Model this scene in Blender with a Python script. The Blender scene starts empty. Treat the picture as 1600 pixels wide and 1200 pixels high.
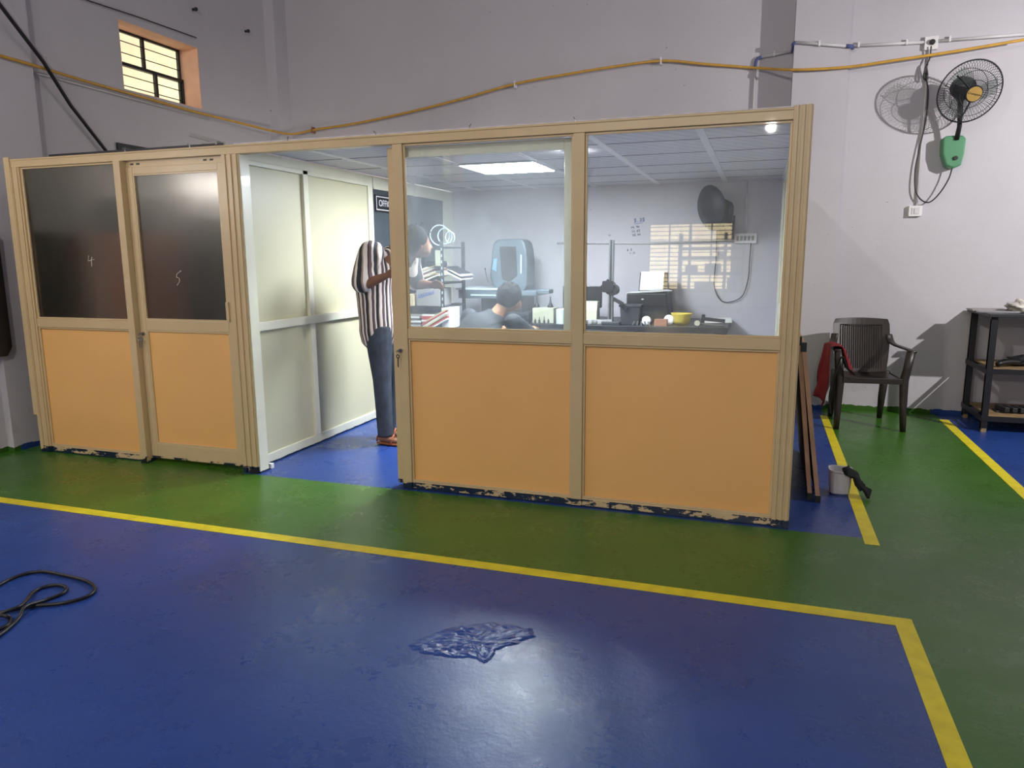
import bpy, bmesh, math, random
from mathutils import Vector, Matrix, noise as mnoise
random.seed(7)
S = bpy.context.scene
COL = S.collection
# ------------------------------------------------------------------ camera, world, exposure, big lights
F = 1140.0; CZ = 1.4
def _n(v): v = Vector(v); v.normalize(); return v
_d = _n((390, -200, F)); _l = -Vector((-3426, -175, F)); _l.normalize(); _l = _l - _d*(_l.dot(_d)); _l.normalize()
_dn = _d.cross(_l)
if _dn.y < 0: _dn = -_dn
M3 = Matrix((_l, _d, -_dn))                      # camera space (x right, y down, z ahead) -> world
cam_d = bpy.data.cameras.new('camera'); cam = bpy.data.objects.new('camera', cam_d); COL.objects.link(cam)
cam_d.sensor_width = 36; cam_d.lens = 36*F/1600; cam_d.clip_start = .02; cam_d.clip_end = 100
R = Matrix((M3.col[0], -M3.col[1], -M3.col[2])).transposed()
cam.matrix_world = Matrix.Translation((0, 0, CZ)) @ R.to_4x4()
S.camera = cam
S.view_settings.view_transform = 'Standard'; S.view_settings.look = 'None'
S.view_settings.gamma = 1; S.view_settings.use_curve_mapping = False
S.view_settings.exposure = 0.0
w = bpy.data.worlds.new('World'); S.world = w; w.use_nodes = True
w.node_tree.nodes['Background'].inputs[0].default_value = (.9, .75, .6, 1)
w.node_tree.nodes['Background'].inputs[1].default_value = 1.0
def point(name, loc, power, col, r=.05):
    l = bpy.data.lights.new(name, 'POINT'); l.energy = power; l.color = col; l.shadow_soft_size = r
    o = bpy.data.objects.new(name, l); o.location = loc; COL.objects.link(o); return o
LAMPS = [((3.75, 4.3, 2.85), 560, (1, .955, .93), .022), ((-1.8, -1.0, 4.1), 265, (1, .93, .83), .06), ((.06, -9.0, 4.05), 420, (1, .94, .88), .09), ((-4.98, 1.97, 2.08), 36, (1, .93, .85), .05), ((-3.5, 6.6, 1.98), 26, (1, .93, .82), .04)]  # last entry is an added lamp that keeps the frosted glass from going dark
for i, a in enumerate(LAMPS):
    o = point('hall_lamp_light', *a)
    if i == 0:                                    # this lamp is a shaded flood aimed at the fan wall
        o.data.type = 'SPOT'; o.data.spot_size = math.radians(125); o.data.spot_blend = 1.0
        o.rotation_euler = (Vector((1.7, 7.2, 1.3))-Vector(a[0])).to_track_quat('-Z', 'Y').to_euler()

# ------------------------------------------------------------------ measuring helpers: ray of an image point with a real plane
def ray(px, py): return M3 @ Vector((px-800, py-600, F))
def onz(px, py, z): r = ray(px, py); return Vector((0, 0, CZ)) + r*((z-CZ)/r.z)
def ony(px, py, y): r = ray(px, py); return Vector((0, 0, CZ)) + r*(y/r.y)
def onx(px, py, x): r = ray(px, py); return Vector((0, 0, CZ)) + r*(x/r.x)

# ------------------------------------------------------------------ materials
def lin(c):
    return tuple((x/12.92 if x <= .04045 else ((x+.055)/1.055)**2.4) for x in c[:3]) + (1,)
def rgb(r, g, b): return lin((r/255, g/255, b/255))
class NT:
    def __init__(s, name):
        s.m = bpy.data.materials.new(name); s.m.use_nodes = True; s.t = s.m.node_tree
        s.b = s.t.nodes['Principled BSDF']; s.out = s.t.nodes['Material Output']
    def n(s, k, **kw):
        x = s.t.nodes.new('ShaderNode'+k)
        for a, v in kw.items(): setattr(x, a, v)
        return x
    def l(s, a, b): s.t.links.new(a, b)
    def noise(s, scale, detail=3, coord='Object', rough=.5, stretch=None):
        tc = s.n('TexCoord'); x = s.n('TexNoise'); x.inputs['Scale'].default_value = scale; x.inputs['Detail'].default_value = detail; x.inputs['Roughness'].default_value = rough
        src = s.n('NewGeometry').outputs['Position'] if coord == 'World' else tc.outputs[coord]
        if stretch:
            mp = s.n('Mapping'); mp.inputs['Scale'].default_value = stretch; s.l(src, mp.inputs[0]); src = mp.outputs[0]
        s.l(src, x.inputs['Vector']); return x.outputs['Fac']
    def ramp(s, fac, stops):
        r = s.n('ValToRGB'); e = r.color_ramp.elements
        while len(e) < len(stops): e.new(.5)
        for i, (p, c) in enumerate(stops): e[i].position = p; e[i].color = c if len(c) == 4 else tuple(c)+(1,)
        s.l(fac, r.inputs[0]); return r.outputs[0]
    def mix(s, fac, a, b):
        x = s.n('Mix', data_type='RGBA')
        if isinstance(fac, (int, float)): x.inputs[0].default_value = fac
        else: s.l(fac, x.inputs[0])
        for i, v in ((6, a), (7, b)):
            if isinstance(v, tuple): x.inputs[i].default_value = v
            else: s.l(v, x.inputs[i])
        return x.outputs[2]
    def math(s, op, a, b=0, clamp=False):
        x = s.n('Math', operation=op, use_clamp=clamp)
        for i, v in ((0, a), (1, b)):
            if isinstance(v, (int, float)): x.inputs[i].default_value = v
            else: s.l(v, x.inputs[i])
        return x.outputs[0]
    def bump(s, fac, strength=.2, dist=.01):
        b = s.n('Bump'); b.inputs['Strength'].default_value = strength; b.inputs['Distance'].default_value = dist
        s.l(fac, b.inputs['Height']); s.l(b.outputs[0], s.b.inputs['Normal'])
    def pos(s):
        g = s.n('NewGeometry'); x = s.n('SeparateXYZ'); s.l(g.outputs['Position'], x.inputs[0]); return x.outputs
def scale(c, k): return tuple(min(1, x*k) for x in c[:3])+(1,)
def mat(name, col, rough=.5, metal=0, var=.12, nscale=8, bump=0, bscale=60, coat=0, spec=.5, emis=0, trans=0):
    t = NT(name)
    f = t.noise(nscale, 4); c = t.ramp(f, [(.3, scale(col, 1-var)), (.7, scale(col, 1+var))])
    t.l(c, t.b.inputs['Base Color'])
    t.b.inputs['Roughness'].default_value = rough; t.b.inputs['Metallic'].default_value = metal
    t.b.inputs['Specular IOR Level'].default_value = spec; t.b.inputs['Coat Weight'].default_value = coat
    t.b.inputs['Transmission Weight'].default_value = trans
    if emis: t.b.inputs['Emission Color'].default_value = col; t.b.inputs['Emission Strength'].default_value = emis
    if bump: t.bump(t.noise(bscale, 4), bump, .004)
    return t.m
BLUEP = rgb(38, 70, 142); GREENP = rgb(60, 108, 28)
def wall_mat(name, base):
    t = NT(name); p = t.pos()
    c = t.ramp(t.noise(.9, 5, 'World', .6), [(.3, scale(base, .93)), (.7, scale(base, 1.04))])
    sp = t.noise(26, 2, 'World'); spm = t.ramp(sp, [(.77, (0, 0, 0, 1)), (.80, (1, 1, 1, 1))])
    c = t.mix(t.math('MULTIPLY', spm, .55), c, rgb(70, 66, 70))
    # scuffs low on the wall
    lo = t.math('SUBTRACT', 1, t.math('MULTIPLY', p[2], 1/.7), True)
    sc = t.ramp(t.noise(7, 6, 'World', .75, (1, 1, .5)), [(.55, (0, 0, 0, 1)), (.72, (1, 1, 1, 1))])
    c = t.mix(t.math('MULTIPLY', t.math('MULTIPLY', sc, lo), .35), c, rgb(110, 98, 84))
    # ragged painted skirting: green in the walkway, blue elsewhere
    g1 = t.math('MULTIPLY', t.math('GREATER_THAN', p[0], .60), t.math('LESS_THAN', p[0], 1.5))
    g2 = t.math('MULTIPLY', t.math('LESS_THAN', p[0], -4.5), t.math('LESS_THAN', p[1], 3.85))
    g = t.math('MAXIMUM', g1, g2)
    edge = t.math('ADD', t.math('MULTIPLY', t.noise(9, 5, 'World', .7), .07), .005)
    band = t.math('LESS_THAN', p[2], edge)
    pc = t.mix(g, scale(BLUEP, .8), scale(GREENP, .75))
    c = t.mix(band, c, pc)
    t.l(c, t.b.inputs['Base Color']); t.b.inputs['Roughness'].default_value = .72
    t.b.inputs['Specular IOR Level'].default_value = .3
    t.bump(t.noise(30, 6, 'World', .7), .25, .006); return t.m
M_wall = wall_mat('white_mauve_plaster', rgb(194, 191, 198))
def floor_mat(name, col, dark):
    t = NT(name)
    f = t.noise(1.1, 6, 'World', .65); c = t.ramp(f, [(.3, scale(col, .82)), (.7, scale(col, 1.12))])
    st = t.ramp(t.noise(5.5, 7, 'World', .75, (1, 2.2, 1)), [(.62, (0, 0, 0, 1)), (.80, (1, 1, 1, 1))])
    c = t.mix(t.math('MULTIPLY', st, .2), c, dark)
    sp = t.ramp(t.noise(60, 2, 'World'), [(.74, (0, 0, 0, 1)), (.77, (1, 1, 1, 1))])
    c = t.mix(t.math('MULTIPLY', sp, .35), c, rgb(120, 120, 140))
    t.l(c, t.b.inputs['Base Color'])
    r = t.ramp(t.noise(3.5, 6, 'World', .7), [(.3, (.22,)*3), (.7, (.38,)*3)]); t.l(r, t.b.inputs['Roughness'])
    h = t.math('ADD', t.noise(38, 6, 'World', .7), t.math('MULTIPLY', t.noise(6, 3, 'World'), 1.4))
    t.bump(h, .22, .006); return t.m
M_blue = floor_mat('blue_epoxy_paint', BLUEP, rgb(18, 26, 60))
M_green = floor_mat('green_epoxy_paint', GREENP, rgb(30, 46, 18))
M_yellow = mat('yellow_marking_tape', rgb(226, 210, 40), .45, var=.12, nscale=14, bump=.1)
def painted_frame(name, base, th=.585):
    t = NT(name); p = t.pos()
    c = t.ramp(t.noise(4, 4, 'World'), [(.3, scale(base, .95)), (.7, scale(base, 1.04))])
    n1 = t.noise(7, 6, 'World', .7, (1, 1, 3)); n2 = t.noise(30, 3, 'World', .6)
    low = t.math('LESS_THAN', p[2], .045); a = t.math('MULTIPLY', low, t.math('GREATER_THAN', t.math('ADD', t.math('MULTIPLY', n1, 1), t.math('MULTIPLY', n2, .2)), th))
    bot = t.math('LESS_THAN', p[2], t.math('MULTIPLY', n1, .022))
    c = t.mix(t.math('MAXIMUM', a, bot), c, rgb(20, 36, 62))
    t.l(c, t.b.inputs['Base Color']); t.b.inputs['Roughness'].default_value = .33; t.b.inputs['Coat Weight'].default_value = .15
    t.bump(t.noise(90, 3, 'World'), .03, .002); return t.m
M_frame = painted_frame('hall_lit_cream_coat', rgb(206, 182, 140))  # same cream as the office side, warm hall light put into the colour
M_frame_in = painted_frame('office_lit_cream_coat', rgb(226, 224, 204), .80)  # paler copy of that cream, with the office light in its colour
def panel_mat(name, base):
    t = NT(name); 
    c = t.ramp(t.noise(2.2, 3, 'World'), [(.3, scale(base, .97)), (.7, scale(base, 1.03))])
    sp = t.ramp(t.noise(22, 2, 'World'), [(.79, (0, 0, 0, 1)), (.81, (1, 1, 1, 1))])
    c = t.mix(t.math('MULTIPLY', sp, .5), c, rgb(96, 66, 40))
    t.l(c, t.b.inputs['Base Color']); t.b.inputs['Roughness'].default_value = .42
    t.bump(t.noise(260, 2, 'World'), .12, .001); return t.m
M_panel = panel_mat('hall_lit_cream_laminate', rgb(238, 184, 114))  # really the cream of the inner face, tinted here by painted warm light
M_panel_in = panel_mat('cream_laminate', rgb(202, 198, 168))
M_glove = mat('black_knit', rgb(18, 22, 24), .95, bump=.6, bscale=200)
M_alu = mat('bare_aluminium', rgb(180, 180, 185), .35, 1, .1)
M_steel = mat('brushed_steel', rgb(150, 155, 160), .35, 1, .15, bump=.1)
M_black = mat('black_plastic', rgb(24, 24, 27), .42, var=.2, bump=.1)
M_chair = mat('dark_brown_plastic', rgb(44, 36, 34), .4, var=.15)
M_dark = mat('dark_metal', rgb(42, 44, 48), .5, .2, .2)
M_grey = mat('grey_plastic', rgb(150, 148, 148), .5, var=.15)
M_tub = mat('light_grey_plastic', rgb(190, 190, 194), .5, var=.08)
M_white = mat('white_plastic', rgb(225, 224, 226), .45, var=.05)
M_paper = mat('white_paper', rgb(232, 232, 230), .8, var=.06, nscale=30)
M_buff = mat('buff_paper', rgb(202, 186, 150), .8, var=.1, nscale=20)
M_red = mat('red_card', rgb(176, 36, 36), .7, var=.15)
M_pink = mat('pink_plastic', rgb(214, 80, 110), .6)
M_cloth = mat('red_cloth', rgb(112, 14, 26), .9, var=.25, bump=.5, bscale=120)
M_fangreen = mat('green_plastic', rgb(78, 140, 102), .4, var=.06)
M_gold = mat('gold_badge', rgb(196, 160, 90), .35, .4, .1)
M_cable_y = mat('yellow_hose', rgb(206, 158, 60), .45, var=.12, nscale=20)
M_pipe = mat('white_pvc', rgb(205, 203, 206), .4, var=.06)
M_pipe_blue = mat('blue_joint_tape', rgb(78, 90, 140), .6, var=.2)
M_reveal = mat('peach_plaster', rgb(232, 190, 168), .8, var=.08, bump=.15)
M_shelf = mat('worn_wood_board', rgb(140, 118, 84), .7, var=.25, nscale=12, bump=.2)
M_board = mat('brown_plywood', rgb(118, 74, 48), .6, var=.25, nscale=9, bump=.2)
M_board_edge = mat('pale_board_edge', rgb(200, 158, 130), .7, var=.15)
M_cab = mat('brown_cabinet_wood', rgb(165, 84, 36), .55, var=.2)
M_charcoal = mat('charcoal_board', rgb(62, 70, 76), .6, var=.12)
M_tile = None
M_bagp = mat('clear_polythene', rgb(200, 196, 190), .3, var=.1, nscale=25, bump=.6, bscale=30)
M_skin = mat('brown_skin', rgb(122, 84, 64), .55, var=.08)
M_skin2 = mat('tan_skin', rgb(156, 110, 80), .55, var=.08)
M_hair = mat('black_hair', rgb(12, 11, 12), .8, var=.35, nscale=60, bump=.9, bscale=140, spec=.15)
M_jeans = mat('dark_denim', rgb(58, 66, 78), .85, var=.3, nscale=12, bump=.4, bscale=40)
M_blackshirt = mat('black_shirt', rgb(38, 42, 48), .8, var=.2, nscale=10, bump=.4, bscale=25)
M_sandal = mat('tan_sandal', rgb(150, 84, 50), .6)
M_beige = mat('beige_enamel', rgb(172, 172, 152), .45, var=.06)
M_teal = mat('machine_grey_blue', rgb(84, 98, 108), .4, var=.12)
M_litepaint = mat('light_machine_paint', rgb(188, 204, 210), .4, var=.06)
M_bluemark = mat('blue_marker', rgb(48, 84, 170), .6)
M_darkmark = mat('dark_marker', rgb(70, 74, 100), .7)
M_scratch = mat('chalk_mark', rgb(215, 210, 195), .8)
M_yellowbowl = mat('yellow_plastic', rgb(210, 190, 80), .45)
M_box = mat('brown_card', rgb(140, 96, 76), .8)
def ceil_tile():
    t = NT('ribbed_ceiling_tile'); w_ = t.n('TexWave'); w_.inputs['Scale'].default_value = 3.4; w_.inputs['Distortion'].default_value = .6; w_.wave_profile = 'SIN'
    g = t.n('NewGeometry'); mp = t.n('Mapping'); mp.inputs['Rotation'].default_value = (0, 0, .6); t.l(g.outputs['Position'], mp.inputs[0]); t.l(mp.outputs[0], w_.inputs[0])
    c = t.ramp(w_.outputs['Fac'], [(0, rgb(196, 194, 200)), (1, rgb(212, 210, 216))]); t.l(c, t.b.inputs['Base Color']); t.b.inputs['Roughness'].default_value = .6
    t.bump(w_.outputs['Fac'], .15, .01); return t.m
M_tile = ceil_tile()
def glow(name, col, s, var=0):
    t = NT(name); e = t.n('Emission'); e.inputs[1].default_value = s
    if var: t.l(t.ramp(t.noise(3, 3), [(.3, scale(col, 1-var)), (.7, scale(col, 1+var))]), e.inputs[0])
    else: e.inputs[0].default_value = col
    t.l(e.outputs[0], t.out.inputs[0]); return t.m
M_led = glow('led_panel_light', (.86, .93, 1, 1), 112)
M_sky_l = glow('sunlit_window_pane', (1, .80, .50, 1), 1.35, .15)
M_sky_r = glow('sunlit_rear_pane', (1, .72, .42, 1), 9, .2)
M_bulb = glow('lamp_glass', (1, .95, .9, 1), 8)
M_screen = glow('machine_screen', (.25, .5, 1, 1), 1.6)
def glass_mat(name, dirt, refl=1.0):
    t = NT(name); tr = t.n('BsdfTransparent'); tr.inputs[0].default_value = (.975, .99, .985, 1)
    gl = t.n('BsdfGlossy'); gl.inputs['Roughness'].default_value = .015
    fr = t.n('Fresnel'); fr.inputs[0].default_value = 1.5
    m1 = t.n('MixShader'); t.l(t.math('MULTIPLY', fr.outputs[0], refl), m1.inputs[0]); t.l(tr.outputs[0], m1.inputs[1]); t.l(gl.outputs[0], m1.inputs[2])
    df = t.n('BsdfDiffuse'); df.inputs[0].default_value = (.8, .85, .9, 1); tl = t.n('BsdfTranslucent'); tl.inputs[0].default_value = (.8, .87, .95, 1)
    m2 = t.n('MixShader'); m2.inputs[0].default_value = .6; t.l(df.outputs[0], m2.inputs[1]); t.l(tl.outputs[0], m2.inputs[2])
    cl = t.ramp(t.noise(2.6, 6, 'World', .65), [(.35, (dirt*.4,)*3), (.75, (dirt*1.6,)*3)])
    sm = t.ramp(t.noise(7, 5, 'World', .6, (1, 1, .25)), [(.66, (0,)*3), (.76, (dirt*1.6,)*3)])
    dt = t.ramp(t.noise(120, 1, 'World'), [(.76, (0,)*3), (.80, (dirt*4,)*3)])
    a = t.math('ADD', t.math('ADD', cl, sm), dt, True)
    m3 = t.n('MixShader'); t.l(a, m3.inputs[0]); t.l(m1.outputs[0], m3.inputs[1]); t.l(m2.outputs[0], m3.inputs[2]); t.l(m3.outputs[0], t.out.inputs[0]); return t.m
M_glass = glass_mat('dusty_glass', .045)
M_glass_dirty = glass_mat('smeared_dusty_glass', .075)
def frosted_mat():
    t = NT('frosted_glass'); rf = t.n('BsdfRefraction'); rf.inputs['Color'].default_value = (.93, .92, .84, 1); rf.inputs['Roughness'].default_value = .30; rf.inputs['IOR'].default_value = 1.12
    gl = t.n('BsdfGlossy'); gl.inputs['Roughness'].default_value = .07; fr = t.n('Fresnel'); fr.inputs[0].default_value = 1.5
    b = t.n('Bump'); b.inputs['Strength'].default_value = .22; b.inputs['Distance'].default_value = .003; t.l(t.noise(150, 3, 'World'), b.inputs['Height']); t.l(b.outputs[0], gl.inputs['Normal'])
    m = t.n('MixShader'); t.l(fr.outputs[0], m.inputs[0]); t.l(rf.outputs[0], m.inputs[1]); t.l(gl.outputs[0], m.inputs[2])
    df = t.n('BsdfDiffuse'); df.inputs[0].default_value = rgb(150, 148, 130); m2 = t.n('MixShader'); t.l(t.ramp(t.noise(6, 6, 'World', .7, (1, 1, .3)), [(.4, (.02,)*3), (.75, (.09,)*3)]), m2.inputs[0]); t.l(m.outputs[0], m2.inputs[1]); t.l(df.outputs[0], m2.inputs[2])
    t.l(m2.outputs[0], t.out.inputs[0]); return t.m
M_frost = frosted_mat()
def blade_mat():
    t = NT('smoky_clear_plastic'); tr = t.n('BsdfTransparent'); tr.inputs[0].default_value = (.88, .91, .89, 1); m = t.n('MixShader'); m.inputs[0].default_value = .16
    t.b.inputs['Base Color'].default_value = rgb(110, 116, 114); t.b.inputs['Roughness'].default_value = .3
    t.l(tr.outputs[0], m.inputs[1]); t.l(t.b.outputs[0], m.inputs[2]); t.l(m.outputs[0], t.out.inputs[0]); return t.m
M_blade = blade_mat()
def stripes():
    t = NT('striped_shirt_fabric'); tc = t.n('TexCoord'); sx = t.n('SeparateXYZ'); t.l(tc.outputs['Object'], sx.inputs[0])
    a = t.math('ARCTAN2', t.math('ADD', sx.outputs[1], -.015), t.math('ADD', sx.outputs[0], .05))
    a = t.math('ADD', t.math('MULTIPLY', a, 1/6.2832), t.math('MULTIPLY', t.noise(5, 2), .03))
    fr = t.math('FRACT', t.math('MULTIPLY', t.math('ADD', a, 1), 14.0))
    r = t.n('ValToRGB'); r.color_ramp.interpolation = 'CONSTANT'; e = r.color_ramp.elements
    st = [(0, rgb(226, 216, 212)), (.26, rgb(70, 56, 60)), (.36, rgb(104, 88, 92)), (.52, rgb(226, 216, 212)), (.66, rgb(40, 44, 50)), (.90, rgb(150, 128, 112))]
    while len(e) < len(st): e.new(.5)
    for i, (p, c) in enumerate(st): e[i].position = p; e[i].color = c
    t.l(fr, r.inputs[0]); t.l(r.outputs[0], t.b.inputs['Base Color']); t.b.inputs['Roughness'].default_value = .85
    t.bump(t.noise(14, 3), .4, .02); return t.m
M_stripe = stripes()

# ------------------------------------------------------------------ mesh builder (world coordinates in, object origin taken off on build)
ORG = {}
def crv(pts, k=8):
    P = [Vector(p) for p in pts]; 
    if len(P) < 3: return P
    Q = [P[0]*2-P[1]] + P + [P[-1]*2-P[-2]]; out = []
    for i in range(1, len(Q)-2):
        a, b, c, d = Q[i-1:i+3]
        for j in range(k):
            t = j/k; out.append(.5*((2*b)+(c-a)*t+(2*a-5*b+4*c-d)*t*t+(3*b-a-3*c+d)*t**3))
    out.append(P[-1]); return out
class MB:
    def __init__(s): s.v = []; s.f = []; s.mi = []; s.cur = 0
    def add(s, vs, fs):
        o = len(s.v); s.v += [Vector(x) for x in vs]
        for f in fs: s.f.append([o+i for i in f]); s.mi.append(s.cur)
        return s
    def box(s, x0, x1, y0, y1, z0, z1):
        vs = [(x, y, z) for x in (x0, x1) for y in (y0, y1) for z in (z0, z1)]
        return s.add(vs, [(0, 1, 3, 2), (4, 6, 7, 5), (0, 4, 5, 1), (2, 3, 7, 6), (0, 2, 6, 4), (1, 5, 7, 3)])
    def obox(s, c, size, rot=(0, 0, 0)):
        from mathutils import Euler
        m = Euler(rot).to_matrix(); c = Vector(c); hx, hy, hz = [q/2 for q in size]
        vs = [c + m @ Vector((x, y, z)) for x in (-hx, hx) for y in (-hy, hy) for z in (-hz, hz)]
        return s.add(vs, [(0, 1, 3, 2), (4, 6, 7, 5), (0, 4, 5, 1), (2, 3, 7, 6), (0, 2, 6, 4), (1, 5, 7, 3)])
    def loft(s, rings, cap=True, closed=True):
        n = len(rings[0]); vs = [p for r in rings for p in r]; fs = []
        for i in range(len(rings)-1):
            for j in range(n if closed else n-1):
                k = (j+1) % n; fs.append((i*n+j, i*n+k, (i+1)*n+k, (i+1)*n+j))
        if cap and closed: fs.append(tuple(range(n))[::-1]); fs.append(tuple((len(rings)-1)*n+j for j in range(n)))
        return s.add(vs, fs)
    def tube(s, pts, r, seg=8, sq=(1, 1), up=None, caps=False):
        P = [Vector(p) for p in pts]; n = len(P)
        rr = r if isinstance(r, (list, tuple)) else [r]*n
        T = []
        for i in range(n):
            t = P[min(i+1, n-1)]-P[max(i-1, 0)]
            T.append(t.normalized() if t.length > 1e-9 else Vector((0, 0, 1)))
        u = Vector(up) if up else (Vector((0, 0, 1)) if abs(T[0].z) < .9 else Vector((1, 0, 0)))
        rings = []
        if caps:
            for k in (.0, .3, .6, .85):
                pass
        for i in range(n):
            u = u - T[i]*u.dot(T[i]); u.normalize(); b = T[i].cross(u)
            rings.append([P[i] + (u*math.cos(a)*sq[0] + b*math.sin(a)*sq[1])*rr[i] for a in [2*math.pi*j/seg for j in range(seg)]])
            if i == 0 and caps:
                pre = [[P[0] - T[0]*rr[0]*math.sin(q) + (x-P[0])*math.cos(q) for x in rings[0]] for q in (1.5, 1.1, .55)]
            if i == n-1 and caps:
                post = [[P[i] + T[i]*rr[i]*math.sin(q) + (x-P[i])*math.cos(q) for x in rings[-1]] for q in (.55, 1.1, 1.5)]
        if caps: rings = pre + rings + post
        return s.loft(rings)
    def cyl(s, a, b, r, seg=16, r2=None): return s.tube([a, b], [r, r if r2 is None else r2], seg)
    def lathe(s, c, prof, seg=24, axis=(0, 0, 1)):
        a = _n(axis); u = a.orthogonal().normalized(); b = a.cross(u); c = Vector(c)
        return s.loft([[c + a*h + (u*math.cos(q)+b*math.sin(q))*max(r, .0004) for q in [2*math.pi*j/seg for j in range(seg)]] for r, h in prof])
    def torus(s, c, R_, r, axis=(0, 0, 1), seg=40, rs=6):
        a = _n(axis); u = a.orthogonal().normalized(); b = a.cross(u); c = Vector(c); rings = []
        for i in range(seg+1):
            q = 2*math.pi*i/seg; o = u*math.cos(q)+b*math.sin(q)
            rings.append([c + o*(R_+r*math.cos(p)) + a*r*math.sin(p) for p in [2*math.pi*j/rs for j in range(rs)]])
        return s.loft(rings, cap=False)
    def prism(s, pts, off):
        n = len(pts); off = Vector(off); vs = [Vector(p) for p in pts] + [Vector(p)+off for p in pts]
        return s.add(vs, [tuple(range(n))[::-1], tuple(range(n, 2*n))] + [(i, (i+1) % n, n+(i+1) % n, n+i) for i in range(n)])
    def ball(s, c, r, seg=16, rings=10):
        rx, ry, rz = r if isinstance(r, (list, tuple)) else (r, r, r); c = Vector(c)
        return s.loft([[c+Vector((rx*math.sin(t)*math.cos(q), ry*math.sin(t)*math.sin(q), rz*math.cos(t))) for q in [2*math.pi*j/seg for j in range(seg)]] for t in [math.pi*(i+.02)/(rings+.04) for i in range(rings+1)]])
    def build(s, name, m, parent=None, org=None, smooth=False, bevel=0, remesh=0, sub=0):
        if parent is not None: o_ = ORG[parent.name]
        elif org is not None: o_ = Vector(org)
        else:
            xs = [v.x for v in s.v]; ys = [v.y for v in s.v]; zs = [v.z for v in s.v]
            o_ = Vector(((min(xs)+max(xs))/2, (min(ys)+max(ys))/2, min(zs)))
        me = bpy.data.meshes.new(name); me.from_pydata([v-o_ for v in s.v], [], s.f)
        for mm in (m if isinstance(m, list) else [m]): me.materials.append(mm)
        for p, i in zip(me.polygons, s.mi): p.material_index = i; p.use_smooth = smooth
        bm = bmesh.new(); bm.from_mesh(me); bmesh.ops.recalc_face_normals(bm, faces=bm.faces); bm.to_mesh(me); bm.free()
        o = bpy.data.objects.new(name, me); COL.objects.link(o)
        if parent is not None: o.parent = parent
        else: o.location = o_
        ORG[o.name] = o_
        if remesh:
            q = o.modifiers.new('r', 'REMESH'); q.mode = 'VOXEL'; q.voxel_size = remesh; q.use_smooth_shade = True
            if name != 'hair': q = o.modifiers.new('s', 'SMOOTH'); q.iterations = 4; q.factor = .6
        if bevel:
            q = o.modifiers.new('b', 'BEVEL'); q.width = bevel; q.segments = 2; q.limit_method = 'ANGLE'; q.harden_normals = False
        if sub: q = o.modifiers.new('u', 'SUBSURF'); q.levels = sub; q.render_levels = sub
        return o
def tag(o, label=None, cat=None, group=None, kind=None):
    if label: o['label'] = label
    if cat: o['category'] = cat
    if group: o['group'] = group
    if kind: o['kind'] = kind
    return o
def thing(name, loc, label, cat, group=None, kind=None):
    o = bpy.data.objects.new(name, None); COL.objects.link(o); o.location = loc; o.empty_display_size = .1; ORG[o.name] = Vector(loc)
    return tag(o, label, cat, group, kind)
def struct(o): o['kind'] = 'structure'; return o
def dup(o, loc, rz=0, label=None, group=None):
    c = o.copy(); COL.objects.link(c); c.location = loc; c.rotation_euler.z = rz
    if label: c['label'] = label
    if group: c['group'] = group
    for ch in list(o.children):
        d = ch.copy(); COL.objects.link(d); d.parent = c
        for g in list(ch.children): e = g.copy(); COL.objects.link(e); e.parent = d
    return c
def text(name, s, size, m, parent, loc, xdir, ydir, depth=.001, org=None):
    cu = bpy.data.curves.new(name, 'FONT'); cu.body = s; cu.size = size; cu.extrude = depth; cu.align_x = 'CENTER'; cu.align_y = 'CENTER'
    tmp = bpy.data.objects.new(name+'_tmp', cu); COL.objects.link(tmp)
    dg = bpy.context.evaluated_depsgraph_get(); me = bpy.data.meshes.new_from_object(tmp.evaluated_get(dg)); bpy.data.objects.remove(tmp); bpy.data.curves.remove(cu)
    x = _n(xdir); y = _n(ydir); z = x.cross(y); o_ = ORG[parent.name] if parent else Vector(loc)
    mt = Matrix.Translation(Vector(loc)-o_) @ Matrix((x, y, z)).transposed().to_4x4()
    me.transform(mt); me.materials.clear(); me.materials.append(m)
    o = bpy.data.objects.new(name, me); COL.objects.link(o); ORG[o.name] = o_
    if parent: o.parent = parent
    else: o.location = o_
    return o
YF = 3.883; XP = -3.17; YB = 7.40; YR = 7.25; XL = -5.25; XR = 5.5; YN = -13.0; HC = 5.2; ZC = 2.10

# ------------------------------------------------------------------ the hall
fl = MB()
def rect(x0, x1, y0, y1, mi):
    fl.cur = mi; fl.add([(x0, y0, 0), (x1, y0, 0), (x1, y1, 0), (x0, y1, 0), (x0, y0, -.1), (x1, y0, -.1), (x1, y1, -.1), (x0, y1, -.1)], [(0, 1, 2, 3), (7, 6, 5, 4), (0, 4, 5, 1), (1, 5, 6, 2), (2, 6, 7, 3), (3, 7, 4, 0)])
X0 = XL-.4; X1 = XR+.2
rect(X0, .59, YN-.2, 2.965, 0); rect(.59, 1.54, YN-.2, 3.86, 1); rect(X0, .59, 2.965, 3.86, 1)
rect(X0, -3.2, 3.86, YB+.1, 1); rect(-3.2, .585, 3.86, YB+.1, 0); rect(.585, 1.54, 3.86, YB+.1, 1); rect(1.54, X1, YN-.2, YB+.1, 0)
struct(fl.build('floor', [M_blue, M_green], org=(0, 0, 0)))
def tape(pts, label):
    tag(MB().prism(pts, (0, 0, .0015)).build('floor_line', M_yellow), label, 'floor marking', 'yellow floor marking lines')
tape([(-5.2, 2.93, .0005), (.555, 2.93, .0005), (.555, 3.0, .0005), (-5.2, 3.0, .0005)], 'long yellow floor line running across the hall in front of the partition')
tape([(.5555, -1.2, .0005), (.622, -1.2, .0005), (.622, 3.0, .0005), (.5555, 3.0, .0005)], 'yellow floor line going from the corner toward the camera, lower right')
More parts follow.
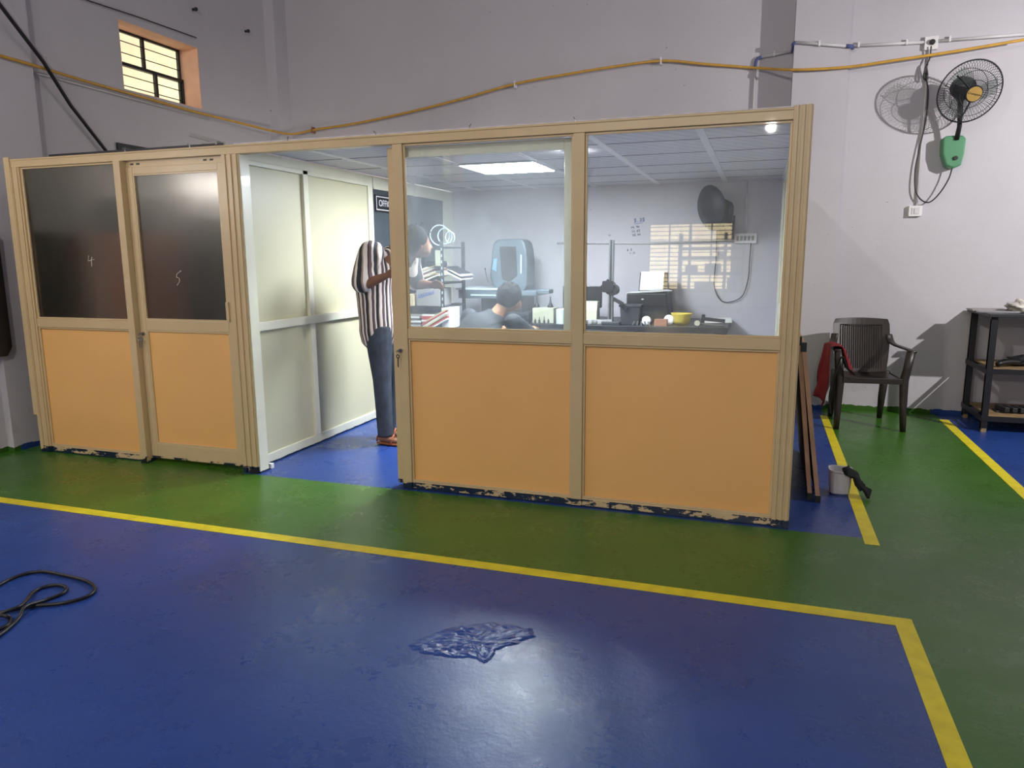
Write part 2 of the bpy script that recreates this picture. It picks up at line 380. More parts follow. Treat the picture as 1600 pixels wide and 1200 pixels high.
tape([(.55, 3.775, .0005), (.617, 3.775, .0005), (.622, 6.86, .0005), (.562, 6.89, .0005)], 'yellow floor line between the grey tub and the plastic chair')
tape([(1.50, 3.2, .0005), (1.57, 3.2, .0005), (1.59, 7.0, .0005), (1.52, 7.0, .0005)], 'yellow floor line leading to the black steel rack on the right')
# walls
lw = MB(); WY0, WY1, WZ0, WZ1 = 5.19, 6.13, 2.845, 3.41
V0, V1, U0, U1 = -4.95, -4.05, 2.75, 3.30          # second high window of the left wall, behind the camera
xw0, xw1 = XL-.25, XL
lw.box(xw0, xw1, WY1, YB+.2, 0, HC); lw.box(xw0, xw1, WY0, WY1, 0, WZ0); lw.box(xw0, xw1, WY0, WY1, WZ1, HC); lw.box(xw0, xw1, V1, WY0, 0, HC)
lw.box(xw0, xw1, V0, V1, 0, U0); lw.box(xw0, xw1, V0, V1, U1, HC); lw.box(xw0, xw1, YN-.2, V0, 0, HC)
struct(lw.build('wall_left', M_wall, org=(XL, 0, 0)))
struct(MB().box(XL, -5.19, 3.80, 4.30, 0, HC).build('trim_1', M_wall))
struct(MB().box(XL-.25, .40, YB, YB+.2, 0, HC).build('wall_back', M_wall))
struct(MB().box(.40, XR+.2, YR, YB+.2, 0, HC).build('wall_back_right', M_wall))
struct(MB().box(.18, .622, 7.17, YR+.01, 0, HC).box(.18, .41, 7.2, YB, 0, HC).build('trim_3', M_wall))
struct(MB().box(XL, -5.12, 7.18, YB, 0, HC).build('trim_4', M_wall))
struct(MB().box(XR, XR+.2, YN-.2, YR, 0, HC).build('wall_right', M_wall))
RX0, RX1, RZ0, RZ1 = -3.0, -.75, .47, 2.32
rw = MB().box(XL-.25, RX0, YN-.2, YN, 0, HC).box(RX1, XR, YN-.2, YN, 0, HC).box(RX0, RX1, YN-.2, YN, 0, RZ0).box(RX0, RX1, YN-.2, YN, RZ1, HC)
struct(rw.build('wall_front', M_wall))
struct(MB().box(XL-.25, XR+.2, YN-.2, YB+.2, HC, HC+.1).build('ceiling', M_white))

def window(name, y0, y1, z0, z1):
    t = struct(thing(name, (XL-.17, (y0+y1)/2, z0), None, None)); xp = XL-.20; yi_ = y1-.01
    MB().box(xp-.04, xp-.03, y0, yi_, z0, z1).build('window_pane', M_sky_l, t)
    rv = MB().box(xp-.03, XL+.001, y1-.012, y1, z0, z1).box(xp-.03, XL+.001, y0, y1, z1-.005, z1).box(xp-.03, XL+.001, y0, y0+.005, z0, z1).box(xp-.03, XL+.001, y0, y1, z0, z0+.005)
    rv.build('window_reveal', M_reveal, t)
    fr = MB(); zm = (z0+z1)/2-.01; yi = y1-.03
    for z in (z0+.012, z1-.012): fr.box(xp-.03, xp-.005, y0, yi-.0, z-.012, z+.012)
    fr.box(xp-.03, xp+.012, y0, yi+.02, zm-.014, zm+.014)
    for y in (y0+.012, yi-.002): fr.box(xp-.03, xp-.005, y-.012, y+.012, z0, z1)
    fr.box(xp-.02, xp+.012, yi, yi+.022, z0, zm)
    a = y0+(y1-y0)*.50; fr.box(xp-.03, xp-.005, a-.014, a+.014, zm, z1); a = y0+(y1-y0)*.62; fr.box(xp-.02, xp+.01, a-.014, a+.014, z0, zm)
    fr.build('window_frame', M_dark, t)
    rods = MB()
    for k in range(1, 3):
        for (q0, q1) in ((zm, z1), (z0, zm)):
            z = q0+(q1-q0)*k/3; rods.cyl((xp-.01, y0, z), (xp-.01, yi, z), .0045, 6)
    rods.build('grille_rod', M_dark, t)
window('window_1', WY0, WY1, WZ0, WZ1); window('window_2', V0, V1, U0, U1)
t = struct(thing('window_3', ((RX0+RX1)/2, YN-.1, RZ0), None, None))
MB().box(RX0, RX1, YN-.12, YN-.1, RZ0, RZ1).build('window_pane', M_sky_r, t)
fr = MB()
for k in range(5): x = RX0+(RX1-RX0)*k/4; q = .035 if k % 2 == 0 else .02; fr.box(x-q, x+q, YN-.1, YN-.05, RZ0, RZ1)
for z in (RZ0, RZ0+1.30, RZ1): fr.box(RX0, RX1, YN-.1, YN-.04, z-.05, z+.05)
fr.build('window_frame', M_dark, t)
rods = MB()
for k in range(1, 16): z = RZ0+(RZ1-RZ0)*k/16; rods.box(RX0, RX1, YN-.09, YN-.08, z-.012, z+.012)
rods.build('grille_rod', M_dark, t)
# shelving in front of the rear window (seen only as a reflection)
t = thing('storage_rack', (-1.4, -12.3, 0), 'steel storage rack in front of the rear window, seen reflected in the glass', 'rack')
for x in (-2.05, -.9, -.45):
    for y in (-12.5, -12.1): MB().box(x-.03, x+.03, y-.03, y+.03, 0, 2.0).build('upright', M_dark, t)
for z in (.5, .95, 1.35, 1.6): MB().box(-2.05, -.45, -12.5, -12.1, z-.04, z+.04).build('shelf', M_dark, t)
for i, (x, z, sx, sz) in enumerate([(-1.75, .99, .3, .18), (-1.2, .99, .4, .22), (-.7, .54, .25, .3), (-1.4, .54, .5, .2), (-1.0, 1.39, .2, .14), (-.65, 1.64, .1, .3)]):
    tag(MB().box(x-sx/2, x+sx/2, -12.45, -12.15, z+.001, z+sz).build('storage_bin', M_dark if i < 5 else M_pink, None), 'dark bin on the rear rack seen in the glass reflection' if i < 5 else 'pink bottle on the rear rack seen reflected', 'bin' if i < 5 else 'bottle', 'bins on the rear rack' if i < 5 else None)
# lamp fixtures that go with the hall lights and the added frosted room lamp
for i, (loc, pw, c, r) in enumerate(LAMPS):
    p = Vector(loc); t = thing('hall_lamp', (p.x, p.y, p.z+.1), ['hanging lamp to the right of the view lighting the wall fan', 'hanging bulb lamp behind the camera over the hall', 'hanging bulb lamp far down the hall, reflected in the right pane', 'small wall lamp on the left wall just outside the view', 'small unseen lamp added inside the frosted left room to lighten its glass'][i], 'lamp')
    MB().lathe((p.x, p.y, p.z+r+.01), [(.09, 0), (.10, .005), (.05, .07), (.03, .12), (0, .12)], 20).build('lamp_shade', M_dark, t, smooth=True)
    if i < 3: MB().cyl((p.x, p.y, p.z+.1), (p.x, p.y, HC), .006, 6).build('hanging_cable', M_black, t)
    else:
        xx = XP-.05 if i == 4 else XL; MB().tube([(p.x, p.y, p.z+.17), (p.x*.5+xx*.5, p.y, p.z+.2), (xx, p.y, p.z+.12)], .012, 8).build('bracket', M_dark, t)

# ------------------------------------------------------------------ front partition
def fluted(m, x0, x1, y0, y1, z0, z1, n=3):
    m.box(x0, x1, y0, y1, z0, z1)
    for k in range(n):
        x = x0+(x1-x0)*(k+.5)/n; w_ = (x1-x0)/n*.28; m.box(x-w_, x+w_, y0-.008, y0+.001, z0, z1)
def bead(m, x0, x1, z0, z1, y, w_=.012, d=.012):
    m.box(x0, x1, y, y+d, z0, z0+w_); m.box(x0, x1, y, y+d, z1-w_, z1); m.box(x0, x0+w_, y, y+d, z0+w_, z1-w_); m.box(x1-w_, x1, y, y+d, z0+w_, z1-w_)
Y1 = YF+.062
def bay(t, x0, x1, pane_mat, pm=M_panel, ft='glass_pane'):
    MB().box(x0, x1, YF+.004, Y1-.004, .93, .99).build('middle_rail', M_frame, t, bevel=.003)
    MB().box(x0, x1, YF+.006, Y1-.004, .0, .05).build('bottom_rail', M_frame, t, bevel=.003)
    MB().box(x0, x1, YF+.025, YF+.037, .05, .93).build('lower_panel', pm, t)
    b = MB(); bead(b, x0, x1, .05, .93, YF+.012); bead(b, x0, x1, .99, 2.04, YF+.014); b.build('glazing_bead', M_frame, t, bevel=.002)
    MB().box(x0+.004, x1-.004, YF+.028, YF+.034, .992, 2.038).build(ft, pane_mat, t)
# header over the whole front
tag(MB().box(-5.03, .115, YF+.001, Y1, 2.041, 2.098).box(-5.03, .115, YF-.004, YF+.002, 2.085, 2.094).build('partition_header', M_frame, bevel=.003), 'long cream aluminium header rail along the top of the office partition', 'rail')
# left frosted bay
t = thing('frosted_partition', (-4.5, YF, 0), 'fixed partition bay at far left, frosted glass above warm-tinted panel', 'partition')
m = MB(); fluted(m, -5.03, -4.925, YF, Y1, 0, 2.04, 2); m.build('corner_post', M_frame, t)
MB().box(-5.045, -4.995, YF-.012, YF, .28, 2.11).build('cover_strip', M_frame, t)
m = MB(); m.box(-4.055, -4.00, YF-.025, Y1, 0.0, 2.04); m.build('post', M_frame, t, bevel=.003)
MB().prism([(-4.055, YF-.026, .0), (-4.0, YF-.026, .0), (-4.0, YF-.026, .05), (-4.02, YF-.026, .03)], (0, -.004, 0)).build('paint_drip', M_black, t)
bay(t, -4.925, -4.055, M_frost, ft='frosted_pane')
m = MB(); p0 = ony(143, 407, YF+.026)
def stroke(m, pts, r, o, sc, ex=(1, 0, 0), ez=(0, 0, 1)):
    ex = Vector(ex); ez = Vector(ez); m.tube([Vector(o)+ex*(x*sc)+ez*(z*sc) for x, z in pts], r, 5)
stroke(m, [(-.3, .5), (-.45, -.05), (.4, .1)], .0024, p0, .07); stroke(m, [(.1, .35), (.0, 0), (-.05, -.6)], .0024, p0, .07)
m.build('chalk_number', M_scratch, t)
# frosted sliding door
t = thing('sliding_door', (-3.6, YF+.03, 0), 'closed sliding door, frosted glass marked 5 above a warm-tinted panel, keys in lock', 'door')
ya, yb = YF+.020, YF+.052
MB().box(-3.998, -3.945, ya, yb, .03, 2.0).build('stile', M_frame, t, bevel=.003); MB().box(-3.262, -3.212, ya, yb, .03, 2.0).build('stile', M_frame, t, bevel=.003)
MB().box(-3.945, -3.262, ya+.001, yb, 1.955, 2.0).build('top_rail', M_frame, t, bevel=.003)
MB().box(-3.945, -3.262, ya+.001, yb, .93, 1.0).build('middle_rail', M_frame, t, bevel=.003)
MB().box(-3.945, -3.262, ya+.001, yb, .03, .135).build('bottom_rail', M_frame, t, bevel=.003)
MB().box(-3.945, -3.262, ya+.012, ya+.022, .135, .93).build('lower_panel', M_panel, t)
b = MB(); bead(b, -3.945, -3.262, .135, .93, ya+.003, .010, .01); bead(b, -3.945, -3.262, 1.0, 1.955, ya+.003, .010, .01); b.build('glazing_bead', M_frame, t)
MB().box(-3.94, -3.267, ya+.013, ya+.019, 1.003, 1.952).build('frosted_pane', M_frost, t)
MB().box(-3.268, -3.245, ya-.012, ya, 1.0, 1.13).build('pull_handle', M_frame, t, bevel=.003)
m = MB(); p0 = ony(278, 433, ya+.011); stroke(m, [(.5, .7), (-.1, .35), (-.2, 0), (.15, -.1), (.2, -.45), (-.2, -.9)], .0024, p0, .06); m.build('chalk_number', M_scratch, t)
def lock(t, x, y, z, two):
    l = MB().cyl((x, y-.012, z), (x, y+.004, z), .012, 14).build('door_lock', M_steel, t, smooth=False)
    k = MB().box(x-.004, x+.004, y-.035, y-.012, z-.007, z+.007); k.torus((x, y-.038, z-.008), .010, .0018, (0, 1, 0), 16, 5).build('key', M_steel, l)
    k = MB()
    for dx in ([-.004, .016] if two else [0]):
        k.torus((x+dx, y-.038, z-.032), .009, .003, (0, 1, 0), 14, 5); k.box(x+dx-.003, x+dx+.003, y-.040, y-.036, z-.095, z-.04)
    k.build('hanging_key', M_steel if two else M_dark, l)
lock(t, -3.972, ya, .905, True)
# door head track with slots
t2 = thing('door_track', (-3.6, YF, 2.0), 'sliding door head track with black slots above the closed frosted door', 'rail')
MB().box(-4.0, -3.212, YF+.03, Y1-.002, 2.0, 2.04).build('track', M_frame, t2)
for x in (-3.95, -3.90, -3.36, -3.31): MB().box(x-.013, x+.013, YF+.0275, YF+.031, 2.015, 2.026).build('slot', M_black, t2)
# jamb post between the door and the opening
t = thing('jamb_post', (-3.15, YF, 0), 'fluted cream jamb post left of the open office doorway', 'post')
m = MB(); fluted(m, -3.212, -3.085, YF, Y1, 0, 2.04, 3); m.build('post', M_frame, t)
MB().box(-3.15, -3.086, YF-.010, YF-.0085, .0, .03).build('paint_mark', M_black, t)
MB().box(-3.085, -3.078, YF+.006, Y1+.03, .0, 2.04).build('edge_strip', M_frame_in, t)
# glazed front
t = thing('glazed_partition', (-.9, YF, 0), 'large cream partition right of the doorway, two clear windows above warm-tinted panels', 'partition')
m = MB(); m.box(-2.028, -1.965, YF, Y1-.02, 0, 2.04); m.build('post', M_frame, t, bevel=.003)
m = MB(); m.box(-.965, -.903, YF, Y1, 0, 2.04); m.build('mullion', M_frame, t, bevel=.003)
m = MB(); fluted(m, .113, .200, YF-.004, Y1+.01, 0, 2.105, 3); m.build('corner_post', M_frame, t, bevel=.002)
bay(t, -1.965, -.965, M_glass_dirty); bay(t, -.903, .113, M_glass)
# open sliding door parked behind the first window
t = thing('sliding_door', (-1.5, YF+.09, 0), 'glazed sliding door slid open behind the left clear window, keyhole at its edge', 'door')
ya, yb = YF+.066, YF+.096
MB().box(-2.085, -2.03, ya-.018, yb, .02, 2.03).build('stile', M_frame, t, bevel=.003); MB().box(-1.03, -.972, ya, yb, .02, 2.03).build('stile', M_frame_in, t, bevel=.003)
MB().box(-2.03, -1.03, ya, yb, 1.972, 2.03).build('top_rail', M_frame_in, t, bevel=.003); MB().box(-2.03, -1.03, ya, yb, .90, .985).build('middle_rail', M_frame_in, t, bevel=.003); MB().box(-2.03, -1.03, ya, yb, .02, .12).build('bottom_rail', M_frame_in, t)
MB().box(-2.03, -1.03, ya+.008, ya+.018, .12, .90).build('lower_panel', M_panel_in, t)
MB().box(-2.025, -1.035, ya+.010, ya+.016, .99, 1.97).build('glass_pane', M_glass, t)
lock(t, -2.012, YF-.002, .86, False)
# screws on the header
for i, (px, py) in enumerate(((296, 226), (449, 218), (587, 212), (733, 200), (899, 188), (195, 232))):
    p = ony(px, py, YF+.02)
    tag(MB().tube([(p.x, YF+.02, 2.098), (p.x+.002, YF+.02, 2.112)], .004, 6).tube([(p.x, YF+.02, 2.112), (p.x+.016*(1 if i % 2 else -.5), YF+.01, 2.122)], .0035, 6).build('wall_screw', M_alu), 'small bright screw sticking up from the partition header', 'screw', 'screws on the partition header')
tag(MB().box(-4.72, -3.25, YF+.075, YF+.10, 2.102, 2.108).box(-4.72, -3.25, YF+.075, YF+.078, 2.102, 2.125).build('aluminium_channel', M_dark), 'loose dull metal channel lying on top of the header above the frosted door', 'channel')
tag(MB().obox((-3.42, YF+.13, 2.155), (.22, .03, .004), (0, .25, .5)).obox((-3.42, YF+.135, 2.165), (.22, .003, .025), (0, .25, .5)).obox((-3.36, YF+.10, 2.128), (.14, .03, .02), (0, 0, -.2)).build('aluminium_offcut', M_grey), 'short bright metal offcut tilted on top of the header', 'offcut')

# ------------------------------------------------------------------ inside the office
XP = -3.17
t = thing('side_partition', (XP, 4.8, 0), 'pale cream partition wall left of the person, inside the open doorway', 'partition')
MB().box(XP-.03, XP-.012, Y1, 5.70, .07, 2.03).build('wall_panel', M_panel_in, t)
MB().box(XP-.045, XP+.0, Y1, 4.06, 0, 2.09).build('post', M_frame_in, t, bevel=.003)
MB().box(XP-.045, XP+.012, 4.67, 4.73, .07, 2.03).build('post', M_frame_in, t, bevel=.003)
MB().box(XP-.045, XP+.0, 5.62, 5.70, 0, 2.09).build('post', M_frame_in, t, bevel=.003)
MB().box(XP-.045, XP+.005, 4.06, 5.62, 2.03, 2.09).box(XP-.012, XP+.012, 4.06, 5.62, 2.00, 2.03).build('top_rail', M_frame_in, t, bevel=.003)
MB().box(XP-.012, XP+.022, 4.06, 5.62, .925, .985).build('middle_rail', M_frame_in, t, bevel=.004)
MB().box(XP-.045, XP+.004, 4.06, 5.62, 0, .07).build('bottom_rail', M_frame_in, t, bevel=.003)
tag(MB().box(-3.115, -3.075, 4.0, 4.03, 0, .035).build('paper_cup', M_paper, bevel=.004), 'small white paper lump on the floor at the doorway jamb', 'litter')
t = thing('dark_wall_board', (XP, 6.4, 0), 'dark grey board wall with white framed sign beyond the cream partition', 'wall board')
MB().box(XP-.04, XP-.01, 5.70, 7.18, 0, 2.0).build('board', M_charcoal, t)
MB().box(XP-.045, XP+.005, 5.70, 7.18, 2.0, 2.09).box(XP-.03, XP+.01, 5.701, 7.18, 1.985, 2.0).build('top_rail', M_frame_in, t)
MB().box(XP-.045, XP, 7.18, YB, 0, 2.09).build('end_post', M_frame_in, t)
sg = MB(); sg.box(XP-.010, XP-.004, 5.74, 6.30, 1.80, 1.945); sgo = sg.build('sign_plate', M_black, t)
b = MB(); 
for (a0, a1, b0, b1) in ((5.76, 6.28, 1.925, 1.933), (5.76, 6.28, 1.815, 1.823), (5.76, 5.768, 1.823, 1.925), (6.272, 6.28, 1.823, 1.925)): b.box(XP-.0045, XP-.0015, a0, a1, b0, b1)
b.build('sign_border', M_white, sgo)
text('sign_lettering', 'OFFICE', .078, M_white, sgo, (XP-.003, 5.93, 1.873), (0, 1, 0), (0, 0, 1))
t = thing('side_partition', (.175, 5.6, 0), 'partition wall at the right side of the office, boards lean on it', 'partition')
MB().box(.165, .18, Y1+.01, 7.17, .06, 2.04).build('wall_panel', M_panel_in, t)
m = MB(); m.box(.15, .198, Y1+.01, 7.17, 0, .06); m.box(.15, .198, Y1+.01, 7.17, 2.04, 2.1); m.box(.15, .198, Y1+.01, 7.17, .93, .99); m.build('rail', M_frame_in, t)
for y in (4.95, 6.05, 7.14): MB().box(.15, .198, y-.03, y+.03, .06, 2.04).build('post', M_frame_in, t)
# false ceiling
t = thing('false_ceiling', (-1.5, 5.6, ZC), 'low suspended tile ceiling over the office', 'ceiling')
MB().box(XP+.006, .148, Y1+.002, YB-.001, ZC, ZC+.015).build('ceiling_tiles', M_tile, t)
m = MB()
for x in (-2.82, -2.215, -1.605, -.985, -.36): m.box(x-.022, x+.022, Y1+.002, YB-.002, ZC-.006, ZC)
m.build('wide_batten', M_white, t)
m = MB()
for y in (4.14, 4.72, 5.29, 5.92, 6.5, 7.05): m.box(XP+.006, .148, y-.004, y+.004, ZC-.002, ZC)
m.build('joint_line', M_dark, t)
t = thing('ceiling_light', (-1.92, 5.6, ZC), 'square white LED panel glowing in the office ceiling', 'ceiling light')
MB().box(-2.22, -1.60, 5.29, 5.91, ZC-.012, ZC-.006).build('frame', M_white, t)
MB().box(-2.20, -1.62, 5.31, 5.89, ZC-.015, ZC-.012).build('diffuser', M_led, t)
t = thing('ceiling_light', (-1.236, 4.95, ZC), 'small round downlight added to the office ceiling for its shadows, hidden by the mullion', 'ceiling light')  # added light source, steers how shadows fall inside the office
MB().lathe((-1.236, 4.95, ZC-.02), [(.05, 0), (.055, .004), (.055, .02), (.05, .02)], 24).build('frame', M_white, t); MB().lathe((-1.236, 4.95, ZC-.022), [(.001, 0), (.048, 0), (.048, .004), (.001, .004)], 24).build('diffuser', glow('added_downlight_glow', (.95, .97, 1, 1), 1150), t)
# brown cupboard behind the frosted pane
t = thing('tall_cabinet', (-4.6, 4.4, 0), 'tall brown cabinet blurred behind the left frosted pane', 'cabinet')
MB().box(-4.98, -4.28, 4.25, 4.7, 0, 1.60).build('body', M_cab, t, bevel=.005)
MB().box(-4.96, -4.64, 4.235, 4.25, .05, 1.58).build('door', M_cab, t); MB().box(-4.62, -4.30, 4.235, 4.25, .05, 1.58).build('door', M_cab, t)
tag(MB().box(-5.2, -4.1, 4.75, 5.2, 0, 1.90).build('dark_locker', M_dark, bevel=.01), 'dark locker blurred behind both frosted panes', 'locker')
# workbench along the back wall
BT = .80
t = thing('workbench', (-1.5, 6.95, 0), 'long dark topped workbench against the back wall inside the office', 'workbench')
MB().box(-2.62, -.245, 6.42, 7.39, BT-.05, BT).build('bench_top', M_black, t, bevel=.004)
for x in (-2.55, -1.4, -.32):
    for y in (6.5, 7.3): MB().box(x-.03, x+.03, y-.03, y+.03, 0, BT-.05).build('leg', M_dark, t)
t = thing('desk', (-1.6, 6.05, 0), 'dark lower desk in front of the back workbench', 'desk')
MB().box(-2.55, -1.00, 5.85, 6.38, .73, .765).build('desk_top', M_black, t, bevel=.003)
for x in (-2.5, -1.05):
    for y in (5.9, 6.33): MB().box(x-.02, x+.02, y-.02, y+.02, 0, .73).build('leg', M_dark, t)
# measuring machine: tall rounded hood over a wide table
def B(px, py, y=6.75): return ony(px, py, y)
t = thing('measuring_machine', (-2.35, 6.85, BT), 'blue grey optical measuring machine with tall rounded hood and blue lit screen', 'machine')
YM = 6.72
def outline(pts, y): return [ony(a, b_, y) for a, b_ in pts]
hood = [(768, 392), (771, 379), (778, 374), (812, 373), (819, 378), (822, 390), (824, 410), (823, 446), (815, 462), (782, 460), (770, 445), (765, 432)]
m = MB(); m.prism(outline(hood, YM), (0, .26, 0)); m.build('hood', M_teal, t, bevel=.018)
m = MB(); m.prism(outline([(780, 385), (806, 385), (808, 430), (797, 440), (784, 436)], YM-.012), (0, .012, 0)); m.build('front_plate', M_dark, t, bevel=.006)
m = MB(); m.prism(outline([(771, 405), (776, 404), (775, 424), (769, 421)], YM-.006), (0, .008, 0)); m.build('blue_screen', M_screen, t)
m = MB(); m.prism(outline([(813, 398), (815, 398), (815, 427), (813, 427)], YM-.006), (0, .008, 0)); m.build('light_strip', M_litepaint, t)
a = ony(716, 453, 6.6); b_ = ony(800, 467, 6.6); m = MB(); m.box(a.x, b_.x, 6.6, 7.05, b_.z, a.z); m.build('stage', M_teal, t, bevel=.006)
m = MB(); m.box(a.x-.02, b_.x+.02, 6.595, 7.07, a.z, a.z+.018); m.build('stage_top', M_litepaint, t, bevel=.004)
m = MB(); m.box(a.x+.13, b_.x-.06, 6.593, 6.6, b_.z+.025, b_.z+.04); m.build('stage_strip', M_litepaint, t)
m = MB(); m.box(-2.62, -2.06, 6.6, 7.1, BT+.001, BT+.09); m.box(-2.56, -2.14, 6.65, 7.05, BT+.08, b_.z+.002); m.build('base', M_dark, t, bevel=.008)
m = MB(); m.box(-2.18, -1.97, 6.55, 6.9, b_.z+.03, a.z-.0); m.box(-1.98, -1.86, 6.6, 6.75, b_.z+.05, b_.z+.09); m.build('carriage', M_teal, t, bevel=.008)
m = MB(); m.tube([ony(763, 441, 6.65), ony(760, 432, 6.62), ony(758, 421, 6.6)], .003, 6); m.ball(ony(758, 420, 6.6), .008); m.build('control_lever', M_black, t)
# parts lying on the stage
for i, px in enumerate((787, 796, 806)):
    p = ony(px, 449, 6.55); tag(MB().obox((p.x, 6.56, a.z+.034), (.045, .03, .03), (0, 0, i)).build('fixture_clamp', M_white, bevel=.004), 'small white clamp block on the measuring machine stage', 'clamp', 'white clamps on the stage')
# white box, cones, jar
p = ony(832, 490, 6.5); q = ony(865, 475, 6.5)
zt = BT
t = tag(MB().box(p.x, q.x, 6.5, 6.66, zt+.001, zt+.14).build('white_box', M_beige, bevel=.004), 'pale cream instrument box on the workbench under two dark cones', 'box')
for px in (839, 860):
    p = ony(px, 474, 6.58); tag(MB().lathe((p.x, 6.58, zt+.1415), [(.030, 0), (.022, .02), (.010, .045), (.007, .07), (.006, .10), (.0, .102)], 14).build('dark_cone', M_dark, smooth=True), 'left dark pointed cone on the cream box' if px == 839 else 'right dark pointed cone on the cream box', 'cone')
p = ony(875, 490, 6.45); tag(MB().lathe((p.x+.005, 6.47, zt+.001), [(.045, 0), (.046, .13), (.042, .135), (.0, .136)], 20).build('plastic_jar', M_litepaint, smooth=False), 'pale round jar on the bench right of the cream box', 'jar')
for i, px in enumerate((818, 823, 829, 836, 843, 850, 857)):
    p = ony(px, 495, 6.45); tag(MB().lathe((p.x, 6.445+.01*(i % 2), zt+.001), [(.010, 0), (.010, .03), (.004, .034), (.004, .045+.01*(i % 3)), (0, .046+.01*(i % 3))], 10).build('small_bit', M_dark), 'small dark pin standing on the bench by the cream box', 'pin', 'dark pins on the bench')
# monitor and beige device at the left of the right window
p = ony(915, 485, 6.9); q = ony(940, 447, 6.9); t = thing('monitor', (q.x-.2, 6.9, BT), 'dark monitor on the bench behind the beige device', 'monitor')
MB().box(q.x-.38, q.x, 6.9, 6.94, BT+.12, q.z).build('screen', M_black, t, bevel=.006); MB().box(q.x-.23, q.x-.15, 6.93, 6.97, BT+.001, BT+.16).box(q.x-.3, q.x-.08, 6.86, 7.02, BT+.001, BT+.012).build('stand', M_black, t)
p = ony(934, 470, 6.6); t = thing('counter_device', (p.x-.08, 6.62, BT), 'beige bench instrument with small dark buttons beside the black column', 'instrument')
m = MB(); m.prism([(p.x-.17, 6.56, BT+.001), (p.x-.17, 6.70, BT+.001), (p.x-.17, 6.70, BT+.20), (p.x-.17, 6.60, BT+.20), (p.x-.17, 6.57, BT+.12)], (.17, 0, 0)); m.build('case', M_beige, t, bevel=.005)
m = MB()
for k in range(4): m.box(p.x-.14+.035*k, p.x-.12+.035*k, 6.592, 6.6, BT+.165, BT+.178)
m.build('button', M_black, t)
# height column
gx = ony(954, 380, 6.45).x; t = thing('height_column', (gx, 6.5, BT), 'tall dark steel measuring column with big black adjusting head on the bench', 'gauge')
MB().box(gx-.07, gx+.09, 6.44, 6.6, BT+.001, BT+.03).build('foot', M_dark, t, bevel=.005)
zc = ony(954, 375, 6.5).z; MB().box(gx-.022, gx+.022, 6.48, 6.53, BT+.03, zc).build('column', M_steel, t, bevel=.003); MB().box(gx-.008, gx+.008, 6.475, 6.48, BT+.05, zc).build('scale_strip', M_dark, t)
zk = ony(950, 448, 6.45).z
m = MB().cyl((gx-.02, 6.44, zk), (gx-.02, 6.57, zk), .055, 12); 
for k in range(8): m.ball((gx-.02+.05*math.cos(k*.785), 6.455, zk+.05*math.sin(k*.785)), .016, 8, 6)
m.cyl((gx+.02, 6.45, zk-.03), (gx+.02, 6.56, zk-.03), .05, 12); m.build('adjusting_head', M_black, t)
m = MB().obox((gx+.07, 6.48, zk-.13), (.10, .03, .03), (0, .5, 0)).cyl((gx+.12, 6.48, zk-.17), (gx+.15, 6.48, zk-.2), .02, 10); m.build('probe_arm', M_black, t)
# printer
a = ony(979, 458, 6.85); b_ = ony(1045, 458, 6.85); t = thing('printer', ((a.x+b_.x)/2, 7.0, BT), 'black office printer with white sheets on its raised tray', 'printer')
zt2 = a.z; MB().prism([(a.x, 6.85, BT+.001), (b_.x-.01, 6.85, BT+.001), (b_.x+.005, 6.85, BT+.08), (b_.x-.02, 6.85, zt2), (a.x, 6.85, zt2)], (0, .36, 0)).build('body', M_black, t, bevel=.012)
MB().box(a.x+.02, b_.x-.14, 6.838, 6.85, BT+.02, BT+.09).build('paper_slot', M_dark, t)
MB().box(a.x+.14, a.x+.16, 6.846, 6.85, zt2-.06, zt2-.05).build('badge', M_white, t)
MB().obox(((a.x+b_.x)/2+.01, 7.16, zt2+.09), (.27, .012, .20), (-.4, 0, 0)).build('paper_tray', M_black, t)
tag(MB().obox(((a.x+b_.x)/2-.0, 7.125, zt2+.105), (.22, .006, .19), (-.4, 0, 0)).build('paper_sheets', M_paper), 'white sheets standing in the printer tray', 'paper')
for i in range(3): tag(MB().obox((a.x+.10+.09*i, 6.98, zt2+.006+.006*i), (.21, .16, .004), (.03, -.06, .3*i-.2)).build('loose_sheet', M_paper), 'loose white sheet lying on top of the black printer', 'paper', 'loose sheets on the printer')
# microscope-like dark box and other bench items
p = ony(984, 500, 6.5)
t = thing('sharpener', (p.x, 6.6, BT), 'dark boxy bench grinder in front of the printer', 'machine')
MB().prism([(p.x-.08, 6.5, BT+.001), (p.x+.08, 6.5, BT+.001), (p.x+.09, 6.5, BT+.16), (p.x-.09, 6.5, BT+.16)], (0, .16, 0)).build('case', M_dark, t, bevel=.006)
MB().box(p.x-.10, p.x+.10, 6.49, 6.67, BT+.16, BT+.18).build('lid', M_dark, t, bevel=.004)
MB().tube([(p.x-.08, 6.56, BT+.19), (p.x-.12, 6.54, BT+.21), (p.x-.15, 6.53, BT+.235)], .012, 8).build('spout', M_black, t)
for i, (px, py, r) in enumerate(((1010, 499, .04), (1044, 497, .045))):
    q = ony(px, py, 6.5); tag(MB().lathe((q.x, 6.52+i*.06, BT+.001+r), [(0.001, 0), (r*.7, .008), (r, .018), (r, .022), (r*.6, .024), (0.001, .024)], 24, (0, -1, .15)).build('white_disc', M_white, smooth=True), ['round white disc standing on the bench by the brown box', 'larger white dish behind the brown box beside the yellow bowl'][i], 'disc')
q = ony(1033, 500, 6.48); tag(MB().box(q.x-.055, q.x+.055, 6.44, 6.53, BT+.001, BT+.06).build('brown_box', M_box, bevel=.003), 'small reddish brown box on the bench edge', 'box')
